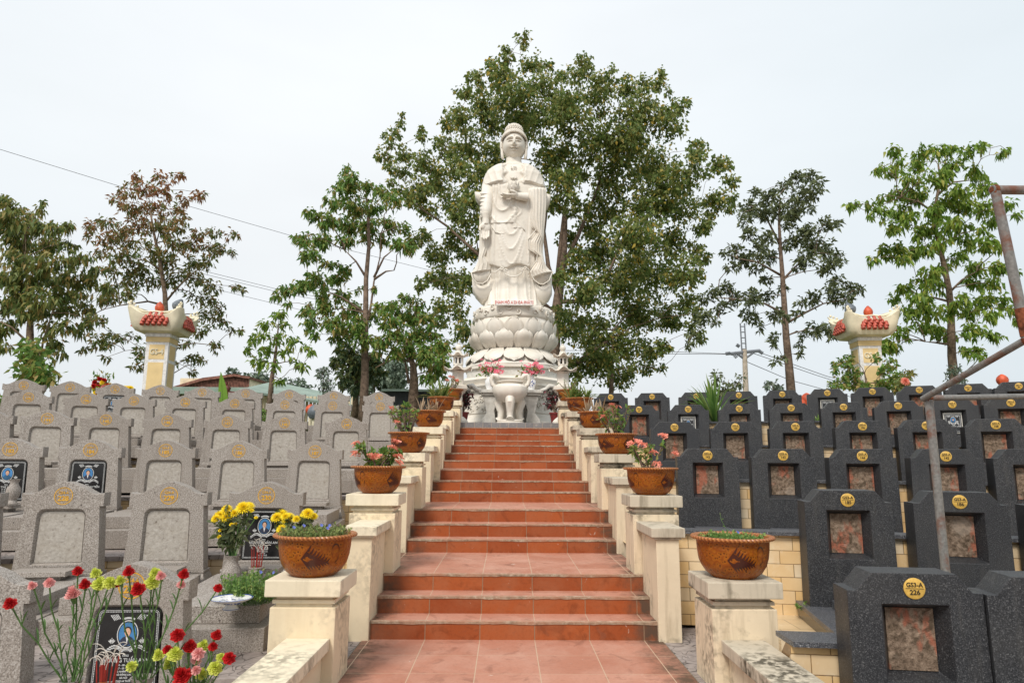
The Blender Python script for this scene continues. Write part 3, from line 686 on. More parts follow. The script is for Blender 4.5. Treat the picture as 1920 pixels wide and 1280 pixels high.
# --- placing rows: px of each badge in the photograph
def solve_x(px, side, D0, z):
    lo, hi = -16., 16.
    for _ in range(50):
        X = (lo + hi) / 2; p = Vector((X, curve(side, D0, X), z)) - CAM
        if 960 + F * p.dot(RT) / p.dot(fwd) < px: lo = X
        else: hi = X
    return X
ROWR = {1: [1712, 1985], 2: [1587, 1796, 2020], 3: [1326, 1467, 1616, 1771, 1932], 4: [1264, 1379, 1491, 1616, 1737, 1865], 5: [1197.5, 1290, 1385.5, 1482.5, 1582, 1684, 1785.5, 1893],
        6: [1146, 1223, 1305, 1385, 1466, 1550, 1635, 1722.5, 1814, 1909.5]}
TOPR = [None, .76, 1.08, 1.42, 1.79, 2.15, 2.51]
NUMR = {1: 226, 2: 185, 3: 142, 4: 103, 5: 66, 6: 30}
ROWL = {1: [250, -55], 2: [500, 320, 122, -78], 3: [590, 449, 313, 171, 22], 4: [651, 535, 427, 316, 201, 89, -25], 5: [715, 625, 535, 441, 348, 254, 162, 56], 6: [711, 626, 542, 462, 380, 302, 218, 134, 46]}
TOPL = [None, .735, 1.10, 1.475, 1.87, 2.25, 2.56]
NUML = {1: 271, 2: 230, 3: 187, 4: 149, 5: 112, 6: 76}
rown = ['front', 'second', 'third', 'fourth', 'fifth', 'back']
G = {}
proto = None
for k in range(1, 7):
    for i, px in enumerate(ROWR[k]):
        X = solve_x(px, 1, SR[k], TOPR[k]); loc = (X, curve(1, SR[k], X), TOPR[k] - HR); rz = -slope(1, X)
        rz = rz * .8 + rnd.uniform(-.01, .01)
        n = NUMR[k] + i
        lab = f'black granite grave, {ORD[i]} from the stairs in the {rown[k-1]} row on the right'
        if proto is None: proto = black_grave(lab); o = proto; o.location = loc; o.rotation_euler.z = rz
        else: o = dup(proto, loc, rz, lab)
        G[('R', k, i)] = o
    
for (s, k, i), o in list(G.items()):
    b_ = link('number_badge', badge_mesh(str(NUMR[k] + i)), o); b_.location = (0, -.001, HR - .07)
proto = None
for k in range(1, 7):
    for i, px in enumerate(ROWL[k]):
        X = solve_x(px, -1, SL[k], TOPL[k]); loc = (X, curve(-1, SL[k], X), TOPL[k] - HL); rz = slope(-1, X) * .8 + rnd.uniform(-.01, .01)
        lab = f'grey granite grave, {ORD[i]} from the stairs in the {rown[k-1]} row on the left'
        if proto is None: proto = grey_grave(lab); o = proto; o.location = loc; o.rotation_euler.z = rz
        else: o = dup(proto, loc, rz, lab)
        G[('L', k, i)] = o
for (s, k, i), o in list(G.items()):
    if s == 'L':
        b_ = link('gold_number', gold_number(str(NUML[k] - i)), o); b_.location = (0, -.0004, HL - .108)
def drop(o, nm):
    for c in list(o.children):
        if c.name.split('.')[0] == nm: bpy.data.objects.remove(c)
def txt(name, d1, d2, extra, age): return [('ÔNG', .015, .395, .05), (name, .030, .335, .255), (d1, .0135, .275, .12), (d2, .0135, .235, .12)] + [(e_, .0125, .195 - .04 * j, .16) for j, e_ in enumerate(extra)] + [(age, .0135, .075, .14)]
def grey_plaque(key, name, **kw):
    o = G[key]; drop(o, 'recess_panel')
    return plaque(o, .166, .160, .36, HL - .224, .018, [(a, s_ * .9, z, min(w_, .235)) for a, s_, z, w_ in txt(name, '09 - 08 - 1954', '17 - 03 - 2018', ['12 NHÂM THÌN', 'XÃ ĐÔNG LẠC', 'HÀ NỘI'], 'THỌ 64 TUỔI')], name, **kw)
grey_plaque(('L', 1, 0), 'PHƯƠNG TUẤN ANH')
grey_plaque(('L', 2, 0), 'NGUYỄN VĂN AN')
grey_plaque(('L', 3, 3), 'NGUYỄN ĐÌNH TIẾN')
grey_plaque(('L', 3, 4), 'LÊ THỊ HIỀN', suit='blue_shirt_print')
grey_plaque(('L', 6, 6), 'TRẦN VĂN HÒA')
for key in (('R', 5, 1), ('R', 5, 6), ('R', 6, 5)):
    o = G[key]; drop(o, 'brick_panel')
    a = MB().mat('pale_stone').box(-.1115, .1115, .06, .12, HR - .4645, HR - .1755); a.build('recess_panel', o)
    plaque(o, .098, .098, HR - .45, HR - .20, .058, [('ÔNG', .012, .40, .04), ('TRẦN VĂN LÂM', .022, .33, .16), ('12 - 05 - 1950', .011, .26, .1), ('20 - 08 - 2016', .011, .21, .1), ('THỌ 66 TUỔI', .011, .12, .1)], 'x', r=.012, suit='blue_shirt_print' if key == ('R', 5, 6) else 'suit_print')
LAB = {('L', 1, 0): 'grey granite grave with black portrait plaque behind the tall carnations, front row on the left',
       ('L', 2, 0): 'grey granite grave with black portrait plaque between yellow chrysanthemums, second row on the left',
       ('L', 3, 3): 'grey granite grave with portrait plaque of man in dark suit, third row on the left',
       ('L', 3, 4): 'grey granite grave with portrait plaque, cut by the left edge of the photo',
       ('L', 6, 6): 'grey granite grave with dark plaque beside yellow flowers in the back row on the left',
       ('L', 1, 1): 'grey granite grave cut off by the lower left corner of the photo',
       ('R', 1, 0): 'black granite grave with badge 226, nearest and largest on the right',
       ('R', 2, 0): 'black granite grave with badge 185, first in the second row on the right',
       ('R', 2, 1): 'black granite grave with badge 186, behind the steel pipe post',
       ('R', 5, 1): 'black granite grave with pale framed plaque, second in the fifth row on the right',
       ('R', 5, 6): 'black granite grave with portrait plaque and red bowl in the fifth row on the right',
       ('R', 6, 5): 'black granite grave with pale plaque, sixth in the back row on the right'}
for c in G[('L', 2, 0)].children:
    if 'slab' in c.name: c.scale.y = 1.30 if 'lower' in c.name else 1.36
for o in G.values(): o.rotation_euler.x = rnd.gauss(0, .006); o.rotation_euler.y = rnd.gauss(0, .006)
for k_, v_ in LAB.items(): G[k_]['label'] = v_
# ================================================================== PLANT AND FLOWER HELPERS
def leaves(name, pts, dirs, L_, W_, mat, parent=None, fold=.25, droop=0., seed=1):
    """one folded four-point blade per entry; every blade is its own island"""
    n = len(pts); P = np.array(pts, dtype=float); D = np.array(dirs, dtype=float)
    D /= np.linalg.norm(D, axis=1)[:, None] + 1e-9
    rg = np.random.default_rng(seed); rv = rg.normal(size=(n, 3)); S = np.cross(D, rv); S /= np.linalg.norm(S, axis=1)[:, None] + 1e-9
    N = np.cross(S, D); Ls = (np.array(L_) * np.ones(n) * rg.uniform(.7, 1.25, n))[:, None]; Ws = Ls * (W_)
    V = np.empty((n, 5, 3)); V[:, 0] = P; V[:, 1] = P + D * Ls * .42 + S * Ws * .5 + N * Ws * fold; V[:, 3] = P + D * Ls * .42 - S * Ws * .5 + N * Ws * fold
    V[:, 2] = P + D * Ls; V[:, 2, 2] -= droop * Ls[:, 0]; V[:, 4] = P + D * Ls * .5; V[:, 4, 2] -= droop * Ls[:, 0] * .25
    idx = np.arange(n)[:, None] * 5 + np.array([[0, 1, 4, 1, 2, 4, 2, 3, 4, 3, 0, 4]])
    me = bpy.data.meshes.new(name); me.vertices.add(n * 5); me.vertices.foreach_set('co', V.ravel())
    me.loops.add(n * 12); me.loops.foreach_set('vertex_index', idx.ravel().astype(np.int32))
    me.polygons.add(n * 4); me.polygons.foreach_set('loop_start', np.arange(0, n * 12, 3, dtype=np.int32)); me.polygons.foreach_set('loop_total', np.full(n * 4, 3, dtype=np.int32))
    me.update(calc_edges=True); me.materials.append(MAT[mat]); return link(name, me, parent)
def rdir(r_=rnd, up=0.):
    v_ = Vector((r_.gauss(0, 1), r_.gauss(0, 1), r_.gauss(0, 1) + up)); return v_.normalized()
def blade(m, p0, p1, wd, sag=.0, n=5, up=Vector((0, 0, 1))):
    """long strap leaf"""
    p0 = Vector(p0); p1 = Vector(p1); d = p1 - p0; s_ = d.cross(up); s_ = s_.normalized() if s_.length > 1e-5 else Vector((1, 0, 0)); vs = []
    for i in range(n + 1):
        t = i / n; c = p0 + d * t + Vector((0, 0, 1)) * (sag * 4 * t * (1 - t) - sag * .3 * t * t); w_ = wd * (math.sin(math.pi * min(.98, t * .8 + .2))) * .5
        vs += [c - s_ * w_ + Vector((0, 0, w_ * .5)), c, c + s_ * w_ + Vector((0, 0, w_ * .5))]
    fs = []
    for i in range(n):
        for j in (0, 1): fs.append((3 * i + j, 3 * i + j + 1, 3 * i + j + 4, 3 * i + j + 3))
    m.add(vs, fs)
def bloom_carnation(mat, r=.030, seed=1):
    q = random.Random(seed); m = MB().mat(mat)
    for layer in range(6):
        tilt = .15 + layer * .24; rr_ = r * (1.06 - layer * .10); h = .006 + layer * .0042; n = 40; ph = q.uniform(0, 6)
        vs = [(0, 0, h * .4)]
        for ring_ in (0.55, 1.):
            for i in range(n):
                a = 2 * math.pi * i / n; w_ = math.sin(a * (7 + layer) + ph) * .16 + math.sin(a * 17 + ph * 2) * .10
                rad = rr_ * ring_ * (1 + w_ * ring_ * .7) * math.cos(tilt * .55); z = h + rad * math.tan(tilt) * .35 + w_ * r * .55 * ring_
                vs.append((rad * math.cos(a), rad * math.sin(a), z))
        fs = [(0, 1 + i, 1 + (i + 1) % n) for i in range(n)] + [(1 + i, 1 + n + i, 1 + n + (i + 1) % n, 1 + (i + 1) % n) for i in range(n)]
        m.add(vs, fs)
    return m.mesh('carnation_bloom', weld=False)
def bloom_mum(mat='petal_yellow', r=.036, seed=1):
    q = random.Random(seed); m = MB().mat(mat)
    for layer in range(6):
        k = 22 - layer * 2; el = .05 + layer * .26
        for i in range(k):
            a = 2 * math.pi * (i + .5 * (layer % 2)) / k + q.uniform(-.08, .08); e_ = el + q.uniform(-.08, .08); l_ = r * (1 - layer * .09)
            d = Vector((math.cos(a) * math.cos(e_), math.sin(a) * math.cos(e_), math.sin(e_))); s_ = Vector((-math.sin(a), math.cos(a), 0)) * r * .10
            c0 = d * r * .12 + Vector((0, 0, .004)); c1 = d * l_ * .65; c2 = d * l_ + Vector((0, 0, -.002 if layer < 2 else .002))
            m.add([c0 - s_ * .4, c0 + s_ * .4, c1 + s_, c2, c1 - s_], [(0, 1, 2, 3, 4)])
    return m.mesh('chrysanthemum_bloom', weld=False)
BL = {c: [bloom_carnation('petal_' + c, .029, s_) for s_ in range(3)] for c in ('red', 'pink', 'lime')}
MUM = [bloom_mum(seed=s_) for s_ in range(2)]
calyx = MB().mat('stem_green').lathe([(.0035, -.030), (.008, -.024), (.010, -.012), (.013, .002), (.0001, .003)], 10).mesh('calyx', smooth=True)
def aim(o, d): o.rotation_mode = 'QUATERNION'; o.rotation_quaternion = Vector(d).to_track_quat('Z', 'Y')
def carnation(label, colour, base, tip, group, face=None, size=1., bend=.03, seed=0):
    q = random.Random(seed); base = Vector(base); tip = Vector(tip)
    t = thing('carnation', label, 'flower', base, 0, group); d = tip - base
    mid = [base + d * s_ + Vector((q.uniform(-1, 1), q.uniform(-1, 1), 0)) * bend * math.sin(math.pi * s_) for s_ in (0, .2, .4, .6, .8, 1)]
    m = MB().mat('stem_green'); pts = [p - base for p in mid]; m.tube(pts, .0033, 6)
    for i in (1, 2, 3, 4):
        m.ball(pts[i], .0045, 6, 4)
        for s_ in (-1, 1):
            e_ = pts[i] + Vector((s_ * q.uniform(.015, .04), q.uniform(-.02, .02), q.uniform(.03, .075))); blade(m, pts[i], e_, .009, .010)
    m.build('stem', t, smooth=True)
    f = Vector(face) if face else (pts[-1] - pts[-2]).normalized() + Vector((q.uniform(-.4, .4), q.uniform(-.7, 0), .2))
    b_ = link('bloom', q.choice(BL[colour]), t); b_.location = pts[-1] + f.normalized() * .012; aim(b_, f); b_.scale = (size,) * 3
    c_ = link('calyx', calyx, t); c_.location = b_.location; aim(c_, f); c_.scale = (size,) * 3
    return t

# ================================================================== POTS AND THEIR PLANTS
def pot_mesh():
    prof = [(.0001, 0), (.128, 0), (.135, .006), (.166, .030), (.192, .070), (.206, .115), (.213, .165), (.216, .215)]
    rim = [(.216, .2151), (.218, .220), (.238, .222), (.249, .228), (.251, .236), (.245, .243), (.227, .244), (.212, .238), (.206, .225)]
    inn = [(.206, .2249), (.199, .195), (.0001, .195)]
    m = MB(); m.mat('amber_glaze').lathe(prof, 48); m.mat('amber_rim').lathe(rim, 64); m.f = [f for f in m.f if len(f) < 20]; m.m = m.m[:len(m.f)]
    def R_(z):
        for (r0, z0), (r1, z1) in zip(prof, prof[1:]):
            if z0 <= z <= z1 and z1 > z0: return r0 + (r1 - r0) * (z - z0) / (z1 - z0)
        return .21
    m.mat('dark_glaze')
    def on(a, z, off=.0022): r_ = R_(z) + off; return (r_ * math.cos(a), r_ * math.sin(a), z)
    def patch(pts2, a1=None):
        a1 = patch.a0; pts2 = [(a1 - .1 + (a - a1) * 1.0, .118 + (z - .095) * 1.35) for a, z in pts2]     # thin glazed motif lying on the curved wall, given in (angle, height)
        m.add([on(a, z) for a, z in pts2], [tuple(range(len(pts2)))])
    for a0 in (-math.pi / 2 - .05, math.pi / 2 - .3, -math.pi / 2 + 2.2, -math.pi / 2 - 2.1):
        patch.a0 = a0
        s_ = 1
        # leaf body: diamond head on the left, feathered to the right
        hd = [(-.44, .095), (-.28, .062), (-.28, .128)]
        for i in range(8):
            u = i / 8.; x = -.28 + u * .62; zt = .128 - .052 * u ** .8; zb_ = .062 + .016 * u
            x2 = x + .078; zt2 = .128 - .052 * min(1, (i + 1) / 8.) ** .8; zb2 = .062 + .016 * (i + 1) / 8.
            patch([(a0 + x, zb_), (a0 + x2, zb2), (a0 + x2, zt2), (a0 + x, zt)])
            for (zz, dz) in ((zt, .028), (zb_, -.020)):
                k = (1 - u * .55)
                patch([(a0 + x, zz), (a0 + x + .075, zz - dz * .1), (a0 + x + .13, zz + dz * k)])
        patch([(a0 + hd[0][0], hd[0][1]), (a0 + hd[1][0], hd[1][1]), (a0 + hd[2][0], hd[2][1])])
        pv = None
        for i in range(22):
            th = -1.2 + i * .235; rr_ = .19 - i * .0052; x = a0 + .50 + rr_ * math.cos(th); z = .118 + rr_ * .26 * math.sin(th); wd = .0035
            if pv: patch([(pv[0], pv[1] - wd), (x, z - wd), (x, z + wd), (pv[0], pv[1] + wd)])
            pv = (x, z)
    m.mat('soil').lathe([(.2, .198), (.15, .206), (.0001, .21)], 24, wob=lambda a, z: 1 + .02 * math.sin(5 * a)); m.f = [f for f in m.f if len(f) < 20 or True]; m.m = m.m[:len(m.f)]
    return m.mesh('glazed_bowl_pot', smooth=True, weld=False)
PM = pot_mesh()
potdesc = ['with low weeds at the front', 'with pink flowering thorn plant, second up', 'with tall thorny plant, third up', 'with dry pale stalks, fourth up', 'with spider plant, fifth up', 'with red tipped succulent, at the top']
POTS = {}
for side, k, X, D, T in POSTS:
    sn = 'left' if side < 0 else 'right'
    s_ = 1.0 if k == 0 else .94
    p = thing('plant_pot', f'brown glazed bowl pot {potdesc[k]} on the {sn} balustrade', 'pot', (X + .005, D - .01, T), [.12, .8, 2.9, 2.2, 3.2, 1.1][k] + (0 if side > 0 else .35), 'glazed pots on the balustrade posts')
    b_ = link('bowl', PM, p); b_.scale = (s_,) * 3
    POTS[(side, k)] = (X + .005, D - .01, T + .198 * s_)
EUF_BL = MB().mat('petal_salmon')
q = random.Random(2)
for i in range(9):
    a = i * 2.4; r_ = .006 + .0025 * i; c = Vector((r_ * math.cos(a), r_ * math.sin(a), .012 - .0006 * i)); t1 = Vector((-math.sin(a), math.cos(a), 0)); n1 = Vector((math.cos(a), math.sin(a), .6)).normalized()
    EUF_BL.add([c - t1 * .008, c + n1 * .011 - t1 * .012, c + n1 * .02, c + n1 * .011 + t1 * .012, c + t1 * .008], [(0, 1, 2, 3, 4)])
EUF_BL = EUF_BL.mesh('flower', weld=False); ROSE_BL = EUF_BL.copy(); ROSE_BL.materials.clear(); ROSE_BL.materials.append(MAT['petal_rose'])
def euphorbia(key, label, h, ns, nf, spread=.15, size=1., seed=3, leafn=120, thick=.009, flowers=None):
    q = random.Random(seed); x, y, z = POTS[key]; t = thing('thorn_plant', label, 'plant', (x, y, z), 0, 'flowering plants in the balustrade pots')
    m = MB().mat('thorn_stem'); P = []; Dr = []; tips = []
    for i in range(ns):
        a = q.uniform(0, 6.28); b0 = Vector((math.cos(a), math.sin(a), 0)) * q.uniform(.0, .06); out_ = Vector((math.cos(a), math.sin(a) * .6, 0)) * q.uniform(.3, 1.) * spread
        hh = h * q.uniform(.5, 1.); pts = [b0 + out_ * u + Vector((0, 0, hh * u)) + Vector((q.uniform(-1, 1), q.uniform(-1, 1), 0)) * .012 for u in (0, .25, .5, .75, 1)]
        m.tube(pts, [thick * size * (1 - .1 * j) for j in range(5)], 6); tips.append(pts[-1])
        for u in range(30):
            j = q.uniform(.1, 4); k_ = int(j); c = pts[k_].lerp(pts[min(4, k_ + 1)], j - k_); d = rdir(q); m.tube([c, c + d * .02], [.0018, .0003], 3)
            if u * 30 < leafn * 30 / ns and q.random() < .9 and j > 1.0: P.append(c); Dr.append(rdir(q, .5))
        for u in range(leafn // ns // 2): P.append(pts[-1] + rdir(q) * .012); Dr.append(rdir(q, .3) + out_ * 2)
    m.build('stems', t, smooth=True)
    leaves('foliage', P, Dr, .055 * size, .42, 'mid_leaf', t, droop=.1, seed=seed)
    fl = flowers if flowers else [tips[i % len(tips)] + Vector((q.uniform(-.02, .02), -.01, .015 + .02 * (i // len(tips)))) for i in range(nf)]
    for c in fl:
        c = Vector(c)
        for d in [(0, 0, 0), (.018, 0, .004), (-.012, -.008, .008)]:
            f = link('flower', EUF_BL, t); f.location = c + Vector(d); f.rotation_euler = (q.uniform(.4, 1.2), q.uniform(-.4, .4), q.uniform(0, 6)); f.scale = (size * .85,) * 3
    return t
def herb(key, label, n, h, rad, mat, seed=5, blue=0, leaf=.022):
    q = random.Random(seed); x, y, z = POTS[key] if key in POTS else key; t = thing('herb', label, 'plant', (x, y, z), 0)
    P = []; Dr = []; m = MB().mat('stem_green')
    for i in range(n // 9):
        a = q.uniform(0, 6.28); r_ = rad * math.sqrt(q.random()); b0 = Vector((r_ * math.cos(a), r_ * math.sin(a), 0)); tip = b0 * 1.25 + Vector((q.uniform(-.03, .03), q.uniform(-.03, .03), h * q.uniform(.4, 1.)))
        m.tube([b0 * .7 - Vector((0, 0, .01)), b0.lerp(tip, .6) * 1.03, tip], .0016, 4)
        for j in range(9): P.append(b0.lerp(tip, q.uniform(.25, 1)) + rdir(q) * .008); Dr.append(rdir(q, .6))
    m.build('stems', t); leaves('foliage', P, Dr, leaf, .55, mat, t, seed=seed)
    if blue:
        f = MB().mat('petal_blue')
        c5 = [(0, 0, 0)] + [(.009 * math.cos(i * 1.2566 + .3 * (i % 2)), .009 * math.sin(i * 1.2566), .003) for i in range(5)]
        f.add(c5, [(0, 1 + i, 1 + (i + 1) % 5) for i in range(5)]); fm = f.mesh('flower', weld=False)
        for i in range(blue):
            o = link('flower', fm, t); a = q.uniform(0, 6.28); o.location = (rad * math.cos(a) * .8, rad * math.sin(a) * .6, h * .95); o.rotation_euler = (1.1, 0, q.uniform(-.5, .5)); o.scale = (1.3,) * 3
    return t
def straps(key, label, name, n, L_, wd, mat, seed=4, sag=.05, el=(.3, 1.3), cx=()):
    q = random.Random(seed); x, y, z = POTS[key] if key in POTS else key; t = thing(name, label, 'plant', (x, y, z)); m = MB().mat(mat)
    cs = cx or [(0, 0)]
    for i in range(n):
        c = cs[i % len(cs)]; a = q.uniform(0, 6.28); e_ = q.uniform(*el); l_ = L_ * q.uniform(.6, 1.1); d = Vector((math.cos(a) * math.cos(e_), math.sin(a) * math.cos(e_), math.sin(e_)))
        p0 = Vector((c[0], c[1], 0)) + d * .01; blade(m, p0, p0 + d * l_, wd, sag * q.uniform(.5, 1.2))
    m.build('foliage', t, weld=False); return t
herb((-1, 0), 'dense low weeds with tiny blue flowers in the front pot on the left', 1900, .085, .17, 'dry_herb', 5, 5)
herb((1, 0), 'sparse low weeds with thin sprig in the front pot on the right', 900, .055, .16, 'herb_leaf', 6, 1)
m = MB().mat('stem_green'); m.tube([(-.03, -.05, 0), (-.045, -.06, .07), (-.08, -.06, .14), (-.085, -.06, .17)], .0016, 4)
t = thing('sprig', 'thin curved weed sprig rising from the front pot on the right', 'plant', POTS[(1, 0)]); m.build('stem', t)
leaves('foliage', [(-.06, -.06, .1), (-.08, -.06, .14), (-.085, -.06, .17), (-.05, -.06, .08)], [(-1, 0, .5), (1, 0, .5), (0, 0, 1), (1, 0, .2)], .018, .5, 'herb_leaf', t)
euphorbia((-1, 1), 'leafy thorn plant with pale pink flowers in the second pot on the left', .21, 9, 6, .17, 1.1, 3, 230, flowers=[(-.19, -.05, .215), (-.2, -.05, .13), (.15, -.08, .235), (.13, -.1, .18), (.02, -.16, .11), (-.03, -.16, .11), (.185, -.1, .11), (.18, -.1, .06)])
euphorbia((1, 1), 'open thorn plant with coral flowers in the second pot on the right', .24, 7, 6, .19, 1.1, 8, 110, .008, flowers=[(-.17, -.05, .23), (-.13, -.05, .25), (-.08, -.08, .22), (.0, -.12, .16), (.10, -.03, .30), (.02, -.14, .06), (.20, -.06, .15)])
euphorbia((-1, 2), 'tall brown stemmed thorn plant in the third pot on the left', .36, 12, 3, .17, 1.05, 11, 190, .011, flowers=[(-.21, -.05, .30), (-.12, -.1, .14)])
euphorbia((1, 2), 'tall bushy thorn plant with orange flowers in the third pot on the right', .36, 14, 4, .17, 1.0, 12, 190, .007, flowers=[(.02, -.05, .33), (-.16, -.1, .22), (-.05, -.08, .35)])
straps((-1, 3), 'dry pale leafed succulent in the fourth pot on the left', 'succulent', 34, .26, .022, 'dry_blade', 5, .02, (.3, 1.4), [(-.1, 0), (0, 0), (.1, 0)])
straps((1, 3), 'half dried succulent with yellowish blades in the fourth pot on the right', 'succulent', 26, .28, .026, 'dry_blade', 6, .02, (.3, 1.4), [(-.1, 0), (0, 0), (.1, 0)])
straps((-1, 4), 'striped spider plant with long leaves in the fifth pot on the left', 'spider_plant', 90, .36, .026, 'yucca_leaf', 7, .05, (.1, 1.4), [(-.12, 0), (.05, 0), (0, -.05)])
straps((1, 4), 'pale striped spider plant in the fifth pot on the right', 'spider_plant', 90, .30, .026, 'yucca_leaf', 8, .05, (.1, 1.4), [(-.14, 0), (.12, 0), (0, -.05)])
euphorbia((-1, 5), 'orange flowered thorn plant in the top pot on the left', .30, 8, 5, .2, 1.1, 13, 50, .009)
euphorbia((1, 5), 'bare stemmed thorn plant in the top pot on the right', .26, 10, 0, .18, 1.1, 14, 60, .009)
for c in [o for o in bpy.data.objects if o.name.startswith('flower') and False]: pass
# weed at the foot of the right wall
herb(tuple(at(1507, 1141, 5.35)), 'small green weed growing at the foot of the tan tiled wall', 70, .04, .03, 'herb_leaf', 9)
# yucca between dark graves, shrubs behind the back row
straps(tuple(at(1340, 795, 10.9)), 'long leafed yucca growing between black graves on the right', 'yucca', 60, .75, .045, 'herb_leaf', 10, .08, (.5, 1.5))
straps(tuple(at(1533, 800, 11.1)), 'small tuft of green blades between two black graves', 'grass_tuft', 30, .22, .02, 'herb_leaf', 11, .03, (.6, 1.5))

# ================================================================== VASES, BOUQUETS AND OFFERINGS ON THE LEFT GRAVES
gx = G[('L', 1, 0)]
def vase(label, loc, mat, prof, group=None, name='flower_vase'):
    t = thing(name, label, 'vase', loc, 0, group); MB().mat(mat).lathe(prof, 28).build('body', t, smooth=True); return t
VP_ = [(.0001, 0), (.052, 0), (.054, .012), (.040, .022), (.034, .04), (.052, .075), (.062, .115), (.058, .150), (.038, .185), (.034, .205), (.046, .232), (.050, .238), (.044, .238), (.032, .21), (.030, .05), (.0001, .045)]
def vase_at(px, py_rim, D, label, mat='grey_granite', s_=1.0, group=None):
    p = at(px, py_rim, D); h = .238 * s_
    return vase(label, (p.x, p.y, p.z - h), mat, [(r_ * s_, z * s_) for r_, z in VP_], group), p
gv = 'granite flower vases on the front left graves'
v1, c1 = vase_at(133, 1273, 3.28, 'grey granite vase of carnations, left of the portrait plaque', s_=1.05, group=gv)
v2, c2 = vase_at(268, 1268, 3.28, 'grey granite vase of carnations, right of the portrait plaque', s_=1.05, group=gv)
v3, c3 = vase_at(350, 1330, 3.15, 'grey granite vase of short carnations at the bottom edge, nearest the balustrade', s_=1.05, group=gv)
def bunch(spec, c, D, grp, where_, sd):
    cnt = {}
    for i, (px, py, col, sz) in enumerate(spec):
        q = random.Random(sd + i); k_ = cnt.get(col, 0); cnt[col] = k_ + 1; tot = sum(1 for s_ in spec if s_[2] == col)
        cn = {'red': 'red', 'pink': 'pink', 'lime': 'yellow green'}[col]
        lab = f'{cn} carnation, {ORD[k_]} {cn} one from the left in {where_}' if tot > 1 else f'only {cn} carnation in {where_}'
        tip = at(px, py, D + q.uniform(-.08, .06)); b0 = Vector(c) + Vector((q.uniform(-.02, .02), q.uniform(-.02, .02), -.07))
        carnation(lab, col, b0, tip, 'cut carnations in the granite vases', size=sz * (.78 if sd == 300 else .84), bend=.018, seed=sd + i)
S1 = [(22, 1137, 'red', 1.0), (64, 1104, 'pink', .75), (93, 1098, 'pink', .85), (138, 1124, 'pink', 1.25), (146, 1076, 'red', .85), (160, 1103, 'red', .95), (182, 1081, 'lime', .9), (183, 1104, 'lime', 1.2), (204, 1097, 'lime', 1.05), (214, 1099, 'red', .8)]
S2 = [(228, 1097, 'lime', .85), (242, 1080, 'red', .95), (262, 1111, 'red', 1.15), (284, 1099, 'lime', 1.2), (293, 1081, 'lime', 1.0), (303, 1087, 'pink', .8), (342, 1084, 'red', .9), (337, 1103, 'pink', .75), (406, 1107, 'red', .75), (250, 1252, 'lime', .9)]
S3 = [(333, 1195, 'red', 1.15), (402, 1198, 'red', .95), (399, 1217, 'red', .8), (315, 1222, 'red', .8), (301, 1237, 'lime', 1.05), (326, 1234, 'lime', 1.25), (321, 1255, 'lime', 1.15), (355, 1220, 'red', 1.15), (377, 1219, 'lime', 1.05), (372, 1230, 'pink', 1.05), (364, 1245, 'pink', .95), (370, 1260, 'pink', .8), (428, 1238, 'red', 1.05), (402, 1257, 'lime', 1.2), (375, 1271, 'lime', 1.05), (346, 1273, 'red', 1.5), (410, 1237, 'lime', .8)]
for s_ in (S1, S2, S3): s_.sort(key=lambda a: a[0])
bunch(S1, c1, 3.12, 0, 'the left vase', 100); bunch(S2, c2, 3.12, 0, 'the middle vase', 200); bunch(S3, c3, 3.02, 0, 'the short bunch', 300)
# incense pots with burnt sticks
def incense(px, py, D, label, n=14, h=.15, pot=True, sd=1, wide=.03):
    p = at(px, py, D); q = random.Random(sd)
    if pot:
        t = thing('incense_bowl', label, 'bowl', (p.x, p.y, p.z - .075)); MB().mat('grey_granite').lathe([(.0001, 0), (.040, 0), (.044, .01), (.055, .035), (.056, .055), (.050, .065), (.058, .070), (.058, .080), (.045, .080), (.044, .06), (.0001, .06)], 24).build('bowl_body', t, smooth=True)
    for i in range(n):
        a = q.uniform(0, 6.28); r_ = wide * math.sqrt(q.random()); b0 = Vector((r_ * math.cos(a), r_ * math.sin(a), -.01)); hh = h * q.uniform(.7, 1.05); tp = b0 * 1.35 + Vector((0, 0, hh))
        t = thing('incense_stick', 'thin red incense stick with curled pale ash, ' + {1: 'below the near portrait plaque', 2: 'beside the yellow chrysanthemums', 3: 'in the back row'}[sd], 'incense', p, 0, 'burnt incense sticks in ' + label.split(',')[0])
        m = MB().mat('incense_red').tube([b0, tp], .0028, 5); m.build('stick', t)
        m = MB().mat('incense_ash'); cx = q.choice((-1, 1)); k_ = q.uniform(.02, .045)
        m.tube([tp + Vector((cx * k_ * (1 - math.cos(u)) * .9, -.006 * u, k_ * math.sin(u) + .01 * u)) for u in np.linspace(0, q.uniform(1.2, 3.4), 8)], .0020, 4); m.build('ash', t)
incense(197, 1286, 3.22, 'stone incense bowl, in front of the portrait plaque behind the carnations', 18, .13, True, 1, .038)
incense(481, 1063, 5.25, 'stone incense bowl with red sticks, beside the yellow chrysanthemums', 15, .16, True, 2, .035)
incense(207, 765, 12.35, 'small red incense holder, by the plaque in the back row', 8, .17, False, 3, .05)
p = at(150, 1279, 3.1); t = thing('offering_tray', 'small red lacquered tray with yellow corner below the plaque', 'tray', (p.x + .03, p.y, p.z - .02)); MB().box(-.07, .07, -.04, .04, -.006, .006).build('board', t, 'red_tile', bevel=.002); MB().box(.05, .085, -.041, .0, .0065, .02).build('corner_block', t, 'badge_yellow', bevel=.002)
